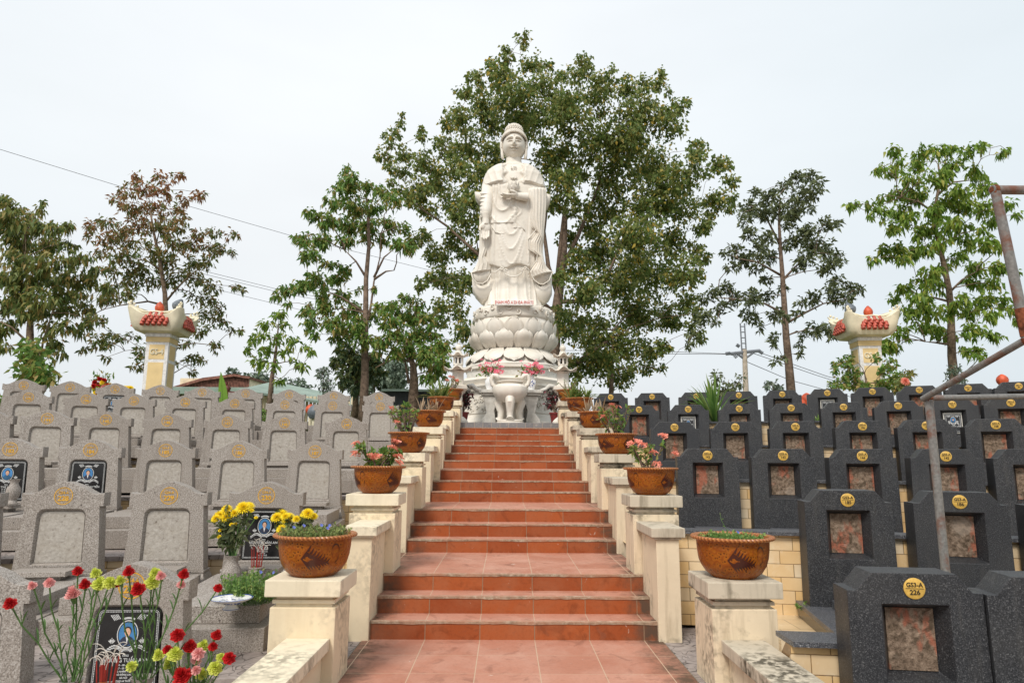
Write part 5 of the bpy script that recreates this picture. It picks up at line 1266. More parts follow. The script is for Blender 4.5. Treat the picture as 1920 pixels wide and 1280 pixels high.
lobe(XZ([(884, 511), (893, 500), (901, 490), (921, 505), (921, 514), (912, 528), (900, 532), (889, 526)]), -.36, .0, 'sleeve_opening')
lobe(XZ([(997, 515), (1002, 526), (1012, 533), (1026, 528), (1036, 508), (1036, 545), (1030, 557), (1020, 565), (1010, 563), (1002, 545)]), -.30, .12, 'hip_flare')
lobe(XZ([(996, 512), (1004, 498), (1016, 490), (1026, 500), (1036, 508), (1030, 524), (1018, 533), (1004, 527)]), -.36, .0, 'sleeve_opening')
rimtube(XZ([(884, 511), (887, 523), (895, 531), (905, 532), (914, 526), (921, 513)]), -.40, 'sleeve_rim'); rimtube(XZ([(996, 513), (1001, 524), (1010, 531), (1019, 532), (1029, 525), (1036, 508)]), -.40, 'sleeve_rim')
rimtube(XZ([(1004, 433), (989, 451), (990, 468), (1007, 478), (1005, 490), (994, 506)]), -.50, 'sleeve_rim', .012)
for s_, L_ in ((-1, [(889, 350), (899, 351), (908, 347), (906, 362), (904, 373), (897, 371), (891, 362)]), (1, [(1034, 354), (1029, 353), (1021, 349), (1020, 368), (1022, 384), (1028, 378), (1033, 366)])):
    lobe(XZ(L_), -.16, .16, 'elbow_flare')
# scalloped apron hem with curled corners
m = MB()
hp = [(921, 512), (930, 513), (938, 506), (944, 508), (948, 517), (958, 521), (969, 520), (977, 515), (981, 507), (988, 505), (993, 510)]
m.tube([(Xp(x, y), -.535, Zp(y)) for x, y in hp], .015, 8)
for x, y in ((941, 507), (984, 506), (948, 510), (977, 509)):
    m.tube([(Xp(x, y) + .05 * math.cos(a) * (1 - a / 9), -.545, Zp(y) + .04 * math.sin(a) * (1 - a / 9)) for a in np.linspace(0, 7, 16)], .014, 6)
m.build('robe_hem', st, 'white_marble', smooth='all', weld=False); m = MB()
m.tube([(Xp(x, y), -.50, Zp(y)) for x, y in ((922, 426), (929, 437), (940, 441), (950, 438), (953, 430), (949, 424), (956, 420), (953, 410))], .012, 8)
m.tube([(Xp(x, y), -.50, Zp(y)) for x, y in ((966, 408), (972, 412), (968, 419), (976, 427), (984, 434))], .012, 8)
m.build('sash_edge', st, 'white_marble', smooth='all', weld=False)

# ================================================================== ALTAR, LANTERNS, BURNER
p = at(958, 741, 14.25); TZ = zpx(731, 14.15)
al = thing('altar_table', 'white stone altar table with scrolled ends in front of the statue base', 'table', (p.x, 14.25, 1.99))
h_ = TZ - 1.99; m = MB(); m.box(-.66, .66, -.24, .24, h_ - .07, h_); m.box(-.62, .62, -.2, .2, h_ - .12, h_ - .071); m.build('table_top', al, 'pale_stone', bevel=.012)
m = MB()
for s_ in (-1, 1):
    pts = [(s_ * .62, h_ - .03), (s_ * .72, h_ + .01), (s_ * .80, h_ + .085), (s_ * .88, h_ + .07), (s_ * .90, h_ - .0), (s_ * .84, h_ - .05)]
    for w_ in np.linspace(-.2, .2, 9): m.tube([(x, w_, z) for x, z in pts], [.05, .045, .045, .045, .04, .025], 8)
m.build('scroll_end', al, 'pale_stone', smooth='all', weld=False)
for s_ in (-1, 1):
    m = MB(); m.prism([(s_ * .30, 0), (s_ * .62, 0), (s_ * .60, .12), (s_ * .50, .25), (s_ * .58, h_ - .125), (s_ * .26, h_ - .125), (s_ * .34, .3)][::s_], -.16, .16); m.build('leg', al, 'pale_stone', bevel=.02)
MB().box(-.26, .26, -.10, .10, .05, h_ - .13).build('apron_panel', al, 'white_marble', bevel=.02)
pb = at(956, 791, 13.75)
bu = thing('incense_burner', 'white marble tripod incense burner with two ears before the altar', 'burner', (pb.x, 13.75, 1.99))
hb = zpx(716, 13.75) - 1.99
m = MB(); m.lathe([(.0001, 0), (.29, 0), (.29, .035), (.25, .05), (.26, .07), (.24, .09), (.0001, .09)], 40); m.build('foot_plate', bu, 'white_marble', smooth=True)
m = MB(); Bz = hb; m.lathe([(.0001, Bz - .42), (.12, Bz - .41), (.24, Bz - .36), (.33, Bz - .27), (.36, Bz - .19), (.345, Bz - .11), (.28, Bz - .06), (.235, Bz - .04), (.26, Bz - .02), (.28, Bz), (.26, Bz + .012), (.20, Bz), (.18, Bz - .08), (.0001, Bz - .1)], 48, wob=lambda a, z: 1 + .012 * math.sin(a * 12) * (1 if z < Bz - .06 else 0)); m.build('bowl_body', bu, 'white_marble', smooth=True)
for a in (-math.pi / 2, math.pi / 6, 5 * math.pi / 6):
    c = Vector((math.cos(a), math.sin(a), 0)); m = MB(); pts = [c * .20 + Vector((0, 0, Bz - .30)), c * .27 + Vector((0, 0, Bz - .42)), c * .21 + Vector((0, 0, .26)), c * .22 + Vector((0, 0, .14)), c * .25 + Vector((0, 0, .092))]
    m.tube(pts, [.10, .095, .07, .06, .085], 14); m.build('leg', bu, 'white_marble', smooth=True)
for s_ in (-1, 1):
    m = MB(); m.tube([(s_ * .26, 0, Bz - .12), (s_ * .36, 0, Bz - .05), (s_ * .39, 0, Bz + .05), (s_ * .34, 0, Bz + .14), (s_ * .27, -.02, Bz + .12), (s_ * .23, -.03, Bz + .06)], [.05, .045, .04, .045, .05, .03], 10)
    for k in range(5): m.tube([(s_ * .37, 0, Bz + .05 + k * .02), (s_ * (.42), (k % 2) * .03, Bz + .09 + k * .022)], [.02, .003], 6)
    m.build('ear_handle', bu, 'white_marble', smooth='all', weld=False)
def lantern(px, label, D=13.55):
    pL = at(px, 795, D); t = thing('stone_lantern', label, 'lantern', (pL.x, D, 1.99), 0, 'stone lanterns flanking the altar')
    zt = zpx(643, D) - 1.99; k = zt / 1.62
    def L8(n, prof, nm, rot=math.pi / 6, sm=False): MB().lathe([(r_, z * k) for r_, z in prof], n, (0, 0, 0), rot).build(nm, t, 'white_marble', smooth=sm, bevel=0 if sm else .006)
    L8(6, [(.24, 0), (.24, .05), (.19, .10), (.13, .14)], 'foot'); L8(6, [(.115, .141), (.105, .56), (.14, .62)], 'shaft'); L8(6, [(.15, .621), (.22, .68), (.22, .74), (.15, .76)], 'lower_stage'); L8(6, [(.135, .761), (.125, 1.0), (.15, 1.04)], 'body_block')
    def roof(r_, z0, h2, nm):
        m = MB(); n = 48; vs = []
        for u, (rr_, zz) in enumerate([(.72, -.006), (1., .0), (.97, .035), (.72, .055), (.48, .35), (.36, .7), (.34, 1.)]):
            for i in range(n):
                a = 2 * math.pi * i / n; c6 = abs(math.cos(3 * (a - math.pi / 6))) ** 3; kk = 1 + (.20 * c6 if rr_ > .6 else 0); lift = h2 * .55 * c6 if rr_ > .9 else (h2 * .18 * c6 if rr_ > .6 else 0)
                vs.append((r_ * rr_ * kk * math.cos(a), r_ * rr_ * kk * math.sin(a), (z0 + zz * h2 + lift) * k))
        fs = [(j * n + i, j * n + (i + 1) % n, (j + 1) * n + (i + 1) % n, (j + 1) * n + i) for j in range(6) for i in range(n)] + [tuple(range(n - 1, -1, -1)), tuple(6 * n + i for i in range(n))]
        m.add(vs, fs); m.build(nm, t, 'white_marble', smooth=True)
    roof(.26, 1.042, .13, 'lower_roof')
    m = MB(); m.lathe([(.115, 1.17 * k), (.105, 1.19 * k)], 6, (0, 0, 0), math.pi / 6)
    for i in range(6): a = math.pi / 6 + i * math.pi / 3; m.box(-.018, .018, -.018, .018, 1.19 * k, 1.31 * k, Matrix.Translation((.092 * math.cos(a), .092 * math.sin(a), 0)))
    m.lathe([(.10, 1.31 * k), (.115, 1.33 * k)], 6, (0, 0, 0), math.pi / 6); m.build('light_chamber', t, 'white_marble', weld=False)
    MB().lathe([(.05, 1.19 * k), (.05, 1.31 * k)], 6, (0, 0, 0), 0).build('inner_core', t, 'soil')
    roof(.19, 1.335, .11, 'upper_roof')
    MB().lathe([(.05, 1.44 * k), (.035, 1.46 * k), (.055, 1.485 * k), (.065, 1.52 * k), (.05, 1.56 * k), (.02, 1.585 * k), (.028, 1.60 * k), (.0001, 1.62 * k)], 24).build('finial', t, 'white_marble', smooth=True)
lantern(857, 'white stone lantern with two curled roofs, left of the altar'); lantern(1056, 'white stone lantern with two curled roofs, right of the altar')
# vases with pink flowers on the altar
for i, (px, mt, lab, fl) in enumerate(((918, 'porcelain', 'plain white altar vase on the left of the burner', 'pink flower bouquet in the plain white vase on the altar'), (996, 'porcelain', 'white altar vase with blue painting on the right of the burner', 'pink flower bouquet in the blue painted vase on the altar'))):
    x = at(px, 720, 14.2).x; t = thing('altar_vase', lab, 'vase', (x, 14.17, TZ)); MB().lathe([(.0001, 0), (.07, 0), (.065, .02), (.095, .12), (.10, .18), (.06, .25), (.055, .28), (.085, .31), (.07, .31), (.0001, .28)], 24).build('body', t, mt, smooth=True)
    if i:
        m = MB(); qq = random.Random(3)
        for j in range(16): a = qq.uniform(-2.3, -.9); z = qq.uniform(.08, .19); m.add([(.1015 * math.cos(a + u) , .1015 * math.sin(a + u), z + v_) for u, v_ in ((-.1, 0), (0, -.015), (.1, 0), (0, .015))], [(0, 1, 2, 3)])
        m.build('painted_motif', t, 'cobalt', weld=False)
    t = thing('pink_bouquet', fl, 'flowers', (x, 14.17, TZ + .30)); qq = random.Random(5 + i); m = MB().mat('stem_green'); P = []; Dr = []
    for j in range(24):
        hx_, hy_ = qq.uniform(-21, 21), qq.uniform(-22, 4); tip = at(px + 1 + hx_, 697 + hy_, 14.1 + qq.uniform(-.1, .15)) - Vector((x, 14.17, TZ + .30)); tip = Vector(tip)
        m.tube([(0, 0, -.02), tip * .5, tip], .004, 4); b_ = link('bloom', ROSE_BL, t); b_.location = tip; b_.rotation_euler = (qq.uniform(.3, 1.4), qq.uniform(-.5, .5), 0); b_.scale = (1.7 if hy_ > -14 else 1.0,) * 3
    for j in range(90): c = Vector((qq.gauss(0, .11), qq.gauss(0, .08), qq.uniform(.0, .17))); P.append(c); Dr.append(rdir(qq))
    m.build('stems', t); leaves('foliage', P, Dr, .085, .6, 'mid_leaf', t)
for px, D, lab in ((868, 13.9, 'left of the statue base'), (1041, 13.9, 'right of the statue base')):
    pz = at(px, 779, D); t = thing('plant_pot', f'small tapered maroon pot standing {lab}', 'pot', (pz.x, D, 1.99 + .0), 0, 'maroon pots beside the statue'); MB().lathe([(.0001, 0), (.07, 0), (.11, .22), (.125, .22), (.125, .25), (.10, .25), (.09, .22), (.0001, .2)], 20).build('pot_body', t, 'maroon_plastic', smooth=True)
    t = thing('potted_shrub', f'dark wine red leafed shrub in a maroon pot {lab}', 'plant', (pz.x, D, 1.99 + .21), 0, 'wine leafed shrubs beside the statue'); qq = random.Random(int(px)); P = []; Dr = []; m = MB().mat('bark'); dx_ = .08 if px < 900 else -.04
    for j in range(14):
        tip = Vector((qq.gauss(dx_, .12), qq.gauss(0, .08), qq.uniform(.22, .62))); m.tube([(0, 0, 0), tip * .5 + Vector((0, 0, .05)), tip], .006, 4)
        for u in range(18): P.append(tip * qq.uniform(.55, 1) + rdir(qq) * .04); Dr.append(rdir(qq, -.2))
    m.build('stems', t); leaves('foliage', P, Dr, .075, .55, 'wine_leaf', t, droop=.2)
EUF_OK = True
# ================================================================== TREES
def tree(name, label, group, D, base, trunk, blobs, scale, org, leafm, barkm, leaf=.14, dens=1., wl=.5, droop=.35, r0=.12, depth=1.6, seed=1, twig=.0, dirz=-.3, cluster=9, gz=1.9, sig=.30, stems=None, lift=0.):
    """trunk: photo points from the ground up; blobs: (x, y, r) leaf masses seen in the photo"""
    q = random.Random(seed); ox, oy = org
    def pp(x, y, dd=0.): return at(ox + x / scale, oy + y / scale, D + dd)
    tr = [pp(x, y) for x, y in trunk]; b0 = Vector((tr[0].x, D, gz)); root = thing(name, label, 'tree', b0, 0, group)
    tr[0] = b0.copy() if tr[0].z > gz else tr[0]; tr = [t_ - b0 for t_ in tr]; tr[0] = Vector((0, 0, -.1))
    m = MB(); nt_ = len(tr); top_ = tr[-1]
    if len(trunk) > 1: m.tube(tr, [r0 * (1 - .80 * i / (nt_ - 1)) * (1.25 if i == 0 else 1) for i in range(nt_)], 9)
    nodes = []
    for i in range(nt_ - 1):
        for u in (0., .33, .66): nodes.append((tr[i].lerp(tr[i + 1], u), r0 * (1 - .8 * (i + u) / (nt_ - 1)), 0., i > 0 or u > .5))
    nodes.append((tr[-1], r0 * .2, 0., True))
    for st_ in (stems or []):
        s2 = [pp(x, y) - b0 for x, y in st_]; k_ = len(s2); m.tube(s2, [r0 * .32 * (1 - .75 * i / (k_ - 1)) for i in range(k_)], 8)
        for i in range(k_): nodes.append((s2[i], r0 * .6 * (1 - .7 * i / k_), 0., True))
    B = []
    for (x, y, r_) in blobs:
        rm = r_ / scale * mpp(pp(x, y)); dd = q.uniform(-1, 1) * depth; c = pp(x, y, dd) - b0; B.append((c, rm))
    cen = sum((n_[0] for n_ in nodes if n_[3]), Vector()) / max(1, len([1 for n_ in nodes if n_[3]]))
    B.sort(key=lambda b_: min((b_[0] - n_[0]).length for n_ in nodes))
    P = []; Dr = []
    for c, rm in B:
        best = None
        for n_ in nodes:
            if not n_[3]: continue
            dv = c - n_[0]; cost = dv.length + .45 * n_[2] + max(0, -dv.z) * 1.2
            if best is None or cost < best[0]: best = (cost, n_)
        n_ = best[1]; dv = c - n_[0]; L_ = dv.length; r1 = max(.008, min(n_[1] * .5, .012 + .022 * rm)); r2 = max(.005, r1 * .45)
        mid = n_[0] + dv * .5 + Vector((q.uniform(-.1, .1), q.uniform(-.1, .1), .08)) * L_ ; q1 = n_[0] + dv * .22 + Vector((q.uniform(-.05, .05), q.uniform(-.05, .05), .05)) * L_
        m.tube([n_[0], q1, mid, c], [r1, r1 * .85, (r1 + r2) / 2, r2], 5, cap=False); nodes.append((c, r2, n_[2] + L_, True)); nodes.append((mid, (r1 + r2) / 2, n_[2] + L_ * .5, True))
        nc = max(5, int(6 + rm * 22)); leaf_ = leaf; tot = int(dens * DK * (rm / leaf) ** 2); per = max(3, tot // nc)
        for k in range(nc):
            d = rdir(q); rr_ = rm * q.uniform(.1, 1.1) ** .7; tc_ = c + Vector((d.x * rr_, d.y * rr_ * 1.1, d.z * rr_ * .85))
            if twig is not None and k % 2 == 0: m.tube([c, c.lerp(tc_, .5) + Vector((0, 0, .03)), tc_], [r2 * .6, r2 * .4, .003], 3, cap=False)
            ax_ = (tc_ - c); ax_ = ax_.normalized() if ax_.length > .01 else d
            for u in range(int(per * .55)):
                o2_ = rdir(q) * rm * 1.15 * q.uniform(.1, 1) ** .5; P.append(c + Vector((o2_.x, o2_.y, o2_.z * .9))); Dr.append(rdir(q) + Vector((0, 0, dirz)))
            for u in range(per):
                t_ = q.uniform(-.5, .5); p_ = tc_ + ax_ * t_ * rm * .5 + Vector((q.gauss(0, 1), q.gauss(0, 1), q.gauss(0, .7))) * rm * sig * .55
                P.append(p_); v_ = rdir(q) * .8 + ax_ * .6 + Vector((0, 0, dirz)); Dr.append(v_)
    m.build('trunk', root, barkm, smooth='all', weld=False)
    leaves('crown', P, Dr, leaf, wl, leafm, root, droop=droop, seed=seed); return root
DK = 36
GT = 'trees behind the graves'
Z5 = (1.8286, (700, 40))
FIG = [(515,60,22),(515,85,16),(455,100,22),(460,130,26),(405,140,20),(400,170,24),(540,150,40),(590,150,26),(440,190,46),(350,205,30),(345,180,18),(310,240,28),(380,280,60),(480,260,70),(590,220,52),(650,190,30),(720,135,26),(700,190,44),(735,160,24),(790,205,38),(820,165,15),(870,230,44),(980,210,34),(985,175,18),(930,215,26),(760,260,60),(660,300,66),(920,300,62),(1040,300,36),(1075,270,16),(1010,350,56),(860,380,80),(720,400,80),(560,330,66),(300,330,46),(255,350,28),(250,430,46),(330,420,66),(165,395,22),(160,370,12),(100,350,18),(100,320,12),(65,385,22),(40,400,16),(35,455,24),(105,450,32),(70,480,18),(180,480,44),(100,520,32),(60,550,18),(150,580,52),(230,540,56),(280,620,56),(190,650,40),(1110,440,36),(1115,420,20),(1080,520,60),(1190,490,32),(1215,490,18),(1222,550,30),(1180,620,46),(1220,640,24),(1060,640,66),(960,480,86),(940,620,86),(820,520,80),(1120,700,40),(1150,670,22),(1020,760,62),(1130,810,28),(1100,780,30),(900,740,86),(1060,860,62),(1110,870,28),(960,880,86),(1080,960,44),(1110,1000,28),(1100,1060,30),(1120,1090,20),(1010,1010,66),(900,1000,86),(860,1120,76),(960,1130,48),(990,1110,30),(985,1190,18),(940,1190,30),(760,1060,76),(760,1170,76),(680,1050,56),(690,1180,56),(850,1220,56),(640,1000,30),(160,740,40),(130,760,24),(220,800,52),(280,740,46),(240,880,52),(200,870,28),(300,900,46),(270,980,52),(310,1060,40),(220,1030,30),(205,1000,20),(250,1110,24),(330,1120,24),(680,520,56),(620,440,56),(700,640,40),(790,630,66),(660,740,36),(780,780,76),(820,900,76),(720,920,66),(640,880,30),(1230,600,18),(60,420,20),(20,470,10),(300,250,14),(870,190,16),(1010,240,18),(1180,470,14),(400,350,56),(420,470,60),(350,520,56),(360,610,56),(390,700,50),(340,790,46),(350,890,40),(420,580,50),(430,780,50),(600,500,50),(650,560,56),(610,620,40),(640,300,60),(500,350,60),(700,820,50),(740,700,46),(870,420,60),(1000,560,60),(890,840,60),(170,900,24),(190,560,30),(280,500,40),(310,680,50),(60,500,20),(130,610,34),(90,580,20)]
tree('fig_tree', 'huge spreading fig tree with round leaves directly behind the statue', None, 20.5, None, [(610,1300),(615,1150),(625,1020),(640,900),(655,780),(660,640)], FIG, *Z5, 'fig_leaf', 'red_bark', .118, .58, .75, .3, .26, 2.3, 1, stems=[[(640,960),(720,960),(800,880),(850,760),(900,660)],[(640,960),(600,840),(585,720),(600,600),(610,500)],[(630,900),(640,780),(655,640),(690,520)],[(700,1170),(780,1110),(830,1080)],[(620,1000),(500,900),(360,800),(250,700),(160,640)],[(640,860),(700,740),(760,600),(800,460)],[(815,1290),(818,1200),(822,1060)]])
Z4 = (2.667, (0, 280))
T1 = [(20,255,40),(60,290,46),(0,330,46),(90,350,50),(170,325,24),(150,350,24),(213,262,10),(200,300,20),(190,380,46),(130,400,56),(40,400,56),(270,400,46),(330,385,26),(350,375,16),(60,470,60),(160,480,56),(260,470,50),(340,470,34),(100,550,66),(200,570,66),(300,560,50),(400,530,34),(440,540,30),(60,640,66),(160,650,66),(260,650,56),(360,640,50),(440,640,46),(480,600,30),(530,680,34),(100,730,60),(200,740,56),(300,730,56),(400,720,46),(40,780,56),(140,810,50),(240,810,50),(340,800,50),(430,790,40),(500,740,34),(60,870,40),(0,900,46),(15,980,22),(45,990,16),(240,890,36),(320,880,40),(400,900,40),(270,970,40),(300,1010,24),(450,850,34),(230,930,24)]
tree('olive_green_tree', 'broad dull green tree at the left edge behind the graves', GT, 17.5, None, [(160,1110),(150,1000),(150,900),(155,800),(140,680),(120,540)], T1, *Z4, 'olive_leaf', 'bark', .15, 1.0, .45, .5, .12, 1.2, 2, dirz=-.8, stems=[[(155,980),(60,890),(-20,850)],[(195,1100),(215,960),(260,820)]])
T2 = [(680,130,24),(690,160,24),(790,125,26),(800,150,22),(870,140,24),(905,130,12),(640,205,36),(610,215,20),(730,200,46),(820,210,44),(980,235,32),(1010,220,14),(920,250,34),(600,260,36),(560,250,16),(680,290,52),(780,300,60),(880,310,50),(470,375,36),(500,350,18),(440,395,24),(540,360,36),(600,400,52),(700,380,56),(800,390,60),(890,380,46),(440,430,28),(540,450,52),(640,460,56),(1000,420,40),(1080,420,34),(1150,430,28),(1180,430,14),(1160,515,20),(1100,490,34),(1060,500,46),(960,480,56),(860,480,56),(740,500,56),(600,540,56),(500,515,36),(700,580,56),(830,570,56),(950,570,50),(1040,560,40),(560,600,40),(640,650,56),(760,650,56),(880,640,56),(980,650,56),(1060,680,40),(1170,685,24),(1210,700,20),(540,700,36),(560,750,34),(640,720,40),(980,740,46),(1060,750,40),(1110,800,34),(1020,820,44),(1100,860,40),(1000,900,40),(880,980,34),(940,960,30),(1080,980,34),(960,1040,34),(1010,1060,28),(870,1060,28),(1200,905,16),(1150,900,16),(700,1000,36),(690,1080,34),(720,1030,18),(660,940,30),(570,930,34),(500,860,36),(440,850,24),(480,950,40),(540,980,34),(530,1040,18),(430,1000,16),(410,1005,12),(600,940,24),(960,1110,18)]
tree('russet_tree', 'tree with reddish brown upper leaves behind the left column', GT, 17.0, None, [(830,1160),(835,1000),(830,850),(825,720),(800,560),(770,420),(750,300)], T2, *Z4, 'russet_leaf', 'bark', .125, .68, .42, .35, .095, 1.3, 3, dirz=-.3, stems=[[(830,760),(880,700),(940,640),(1040,560)],[(825,780),(740,760),(600,780),(520,800)],[(800,600),(740,560),(640,540)]])
Zb = (2.667, (480, 280))
T3 = [(455,105,28),(480,140,34),(430,160,26),(470,185,46),(400,200,26),(560,185,38),(620,200,36),(660,220,30),(380,265,40),(480,280,64),(590,290,50),(690,260,40),(280,325,32),(260,310,16),(350,350,50),(460,380,60),(570,380,50),(670,370,44),(740,390,30),(240,445,40),(205,440,18),(330,460,50),(440,460,44),(560,445,40),(640,440,36),(280,520,40),(245,550,24),(360,570,28),(420,580,20),(740,480,36),(780,500,26),(700,470,26),(160,700,40),(100,735,26),(230,680,46),(310,650,50),(420,640,44),(450,600,24),(330,730,44),(430,730,40),(250,800,36),(350,800,50),(470,800,50),(270,870,40),(380,870,46),(500,880,56),(560,830,46),(640,790,40),(290,925,24),(420,930,44),(530,950,46),(600,960,40),(600,690,14),(160,770,16),(520,700,20)]
tree('tall_forked_tree', 'tall slim tree with forked trunk left of the fig tree', GT, 17.0, None, [(540,1230),(545,1120),(545,1000),(548,850),(550,650),(565,480),(560,330),(550,210)], T3, *Zb, 'mid_leaf', 'red_bark', .13, 1.05, .5, .45, .11, 1.3, 4, dirz=-.5, stems=[[(548,900),(575,780),(590,660),(620,540),(625,420)],[(550,640),(500,560),(440,500)],[(590,650),(650,610),(690,605)],[(590,640),(640,540),(700,490)],[(548,1080),(580,1020),(640,960)],[(548,820),(430,740),(330,700)]])
T4 = [(740,745,26),(770,740,22),(700,790,36),(680,770,20),(810,780,36),(760,830,52),(680,860,44),(840,850,44),(700,930,52),(800,930,56),(870,920,44),(640,950,40),(750,1000,52),(860,1010,56),(920,990,44),(900,1070,50),(945,1050,34),(620,1010,24),(860,1140,36),(830,1060,36),(925,1120,30),(700,1020,30)]
tree('low_bushy_tree', 'low bushy tree with leaning trunk beside the stairs top', GT, 16.5, None, [(785,1250),(790,1150),(785,1080),(765,1020),(750,950)], T4, *Zb, 'mid_leaf', 'bark', .13, 1.2, .5, .4, .13, 1.0, 5, dirz=-.4, stems=[[(775,1060),(700,1040),(640,1070),(600,1090)],[(765,1170),(735,1000)]])
T5 = [(430,1000,42),(410,1060,36),(455,1100,50),(500,1050,56),(450,1150,36),(400,1075,20),(520,1130,46),(590,1110,46),(500,1190,30),(600,1060,45),(470,1010,40),(540,1070,50),(440,1180,24)]
tree('dark_dense_tree', 'dark dense low tree behind the forked trunk', GT, 19.5, None, [(500,1240),(505,1100),(500,1020)], T5, *Zb, 'dark_far_leaf', 'bark', .16, 1.25, .5, .3, .10, .8, 6)
T6 = [(110,825,26),(130,820,16),(60,870,34),(20,925,34),(140,880,26),(100,945,34),(180,960,34),(240,990,28),(275,1010,18),(200,1060,30),(240,1080,16),(150,1010,22),(50,1000,34),(10,1060,34),(90,1080,30),(120,1150,12),(-10,950,20),(-50,1000,18),(40,1060,24)]
tree('young_thin_tree', 'young thin tree with sparse bright leaves in front of the far roofs', GT, 15.5, None, [(68,1260),(80,1140),(95,1050),(105,960),(112,880)], T6, *Zb, 'bright_leaf', 'red_bark', .13, .75, .45, .4, .065, .6, 7, dirz=-.4)
Z6 = (2.461, (1300, 240))
T7 = [(480,235,34),(540,225,34),(570,250,24),(430,265,36),(550,290,36),(500,310,40),(290,305,30),(350,325,40),(250,360,36),(225,390,18),(320,390,46),(400,380,46),(470,375,46),(540,370,24),(240,425,28),(440,430,34),(260,490,34),(340,500,36),(600,450,36),(655,450,22),(670,440,12),(540,470,34),(490,500,44),(430,540,34),(300,560,40),(200,565,36),(145,580,22),(240,610,40),(170,640,28),(340,600,40),(290,650,30),(560,540,46),(620,560,44),(670,590,24),(520,600,44),(640,620,36),(685,615,20),(470,650,24),(600,650,34),(650,700,34),(330,700,26),(410,740,22),(150,735,36),(90,755,32),(50,790,26),(200,780,40),(270,790,44),(130,830,36),(55,870,34),(340,780,34),(260,870,40),(310,920,18),(20,890,26),(380,850,34),(420,870,26),(480,855,20),(640,760,44),(560,785,36),(500,800,24),(720,735,36),(700,790,34),(770,745,24),(380,965,24),(370,990,18),(390,1075,20),(410,1060,14),(560,930,36),(620,930,34),(640,960,20),(510,950,24),(485,1000,14),(490,1040,12),(0,960,24),(-20,1000,18),(110,900,20)]
tree('layered_tree', 'dark green tree with layered crown and straight trunk right of the fig tree', GT, 17.0, None, [(455,1210),(440,1080),(428,960),(420,820),(412,690),(402,560),(396,440),(400,330)], T7, *Z6, 'deep_leaf', 'red_bark', .135, 1.1, .42, .25, .11, 1.2, 8, dirz=.0, stems=[[(430,900),(520,850),(600,810),(700,790)],[(425,860),(330,810),(200,790),(90,780)],[(415,700),(470,640),(560,580)],[(405,680),(300,620),(200,600)],[(400,540),(340,420),(300,380)]])
T8 = [(920,105,28),(870,185,24),(850,195,12),(920,200,36),(960,150,20),(1060,105,34),(1040,160,40),(1130,115,36),(1190,90,28),(1190,170,44),(1270,105,32),(1330,80,20),(1340,95,20),(1420,118,22),(1450,105,12),(1300,195,34),(1320,230,20),(1110,230,50),(1000,235,38),(940,300,40),(1030,310,46),(880,320,28),(810,345,24),(740,352,18),(715,355,10),(860,385,36),(820,400,22),(950,380,40),(1340,270,38),(1230,290,36),(1180,330,46),(1110,390,46),(1250,350,46),(1340,370,44),(1430,355,34),(1470,350,20),(1490,400,18),(1000,420,38),(930,455,38),(1060,470,46),(1180,440,40),(1240,450,36),(1380,430,32),(1330,465,24),(880,565,34),(830,600,20),(940,570,44),(1020,570,44),(1080,550,34),(970,605,24),(1150,520,30),(1250,515,40),(1340,530,40),(1395,545,20),(1230,600,36),(1300,640,44),(1390,640,34),(1430,650,20),(1490,665,18),(1100,660,36),(1150,640,30),(1060,710,36),(980,740,36),(930,785,30),(1050,790,44),(1120,720,40),(1000,850,44),(1100,840,40),(1390,715,34),(1310,720,36),(1260,700,24),(1240,800,40),(1330,800,44),(1420,795,36),(1180,840,34),(1280,860,38),(1370,850,30),(1480,830,30),(1500,880,20),(1110,930,38),(1180,950,34),(1280,930,36),(1370,945,26),(1060,910,34),(960,945,38),(900,990,36),(865,1020,22),(940,1010,26),(1290,1030,34),(1330,1050,24),(1250,1020,22),(1400,960,18)]
tree('bright_green_tree', 'bright green tiered tree behind the right column and pipe frame', GT, 17.0, None, [(1200,1150),(1192,1050),(1190,950),(1188,840),(1180,750),(1160,650),(1135,540),(1112,440),(1120,340),(1140,240),(1130,170)], T8, *Z6, 'bright_leaf', 'bark', .14, 1.0, .5, .5, .11, 1.3, 9, dirz=-.6, stems=[[(1190,1000),(1120,990),(1070,985)],[(1180,760),(1240,700),(1310,660)],[(1120,400),(1040,340),(960,320)],[(1135,300),(1200,250),(1290,240)],[(1180,800),(1100,780),(1030,770)]])
T9 = [(700,1080,34),(660,1110,24),(730,1130,40),(680,1170,36),(640,1190,22),(750,1180,40),(890,1110,36),(930,1150,36),(880,1180,44),(950,1190,30),(850,1060,22),(900,1080,24),(720,1060,20),(790,1190,30),(650,1085,14),(970,1180,18)]
tree('column_shrub', 'small leafed shrub growing around the right column', 'shrubs behind the back rows', 14.3, None, [(810,1240),(800,1180),(790,1130)], T9, *Z6, 'mid_leaf', 'bark', .085, .78, .6, .2, .05, .5, 10)
def shrub(px, py, D, w_, h_, label, leafm, leaf, dens=1., n=6, seed=1, name='shrub', group='shrubs behind the back rows', r0=.02):
    q = random.Random(seed); bl = [(q.uniform(-w_, w_), -q.uniform(.1, 1.) * h_, h_ * q.uniform(.18, .3)) for _ in range(n)]
    return tree(name, label, group, D, None, [(0, 6), (q.uniform(-2, 2), -h_ * .4), (q.uniform(-3, 3), -h_ * .8)], bl, 1., (px, py), leafm, 'bark', leaf, dens, .5, .2, r0, w_ * .012, seed)
shrub(1365, 748, 13.6, 26, 46, 'airy twiggy shrub with small leaves behind the fourth back row grave', 'deep_leaf', .10, .45, 13, 21)
shrub(1448, 748, 13.6, 14, 30, 'small grey green shrub between back row graves, left of the layered tree', 'far_leaf', .09, .6, 8, 22)
shrub(1695, 735, 13.4, 12, 36, 'small shrub with one orange flower head behind the right back row', 'olive_leaf', .09, .8, 8, 23)
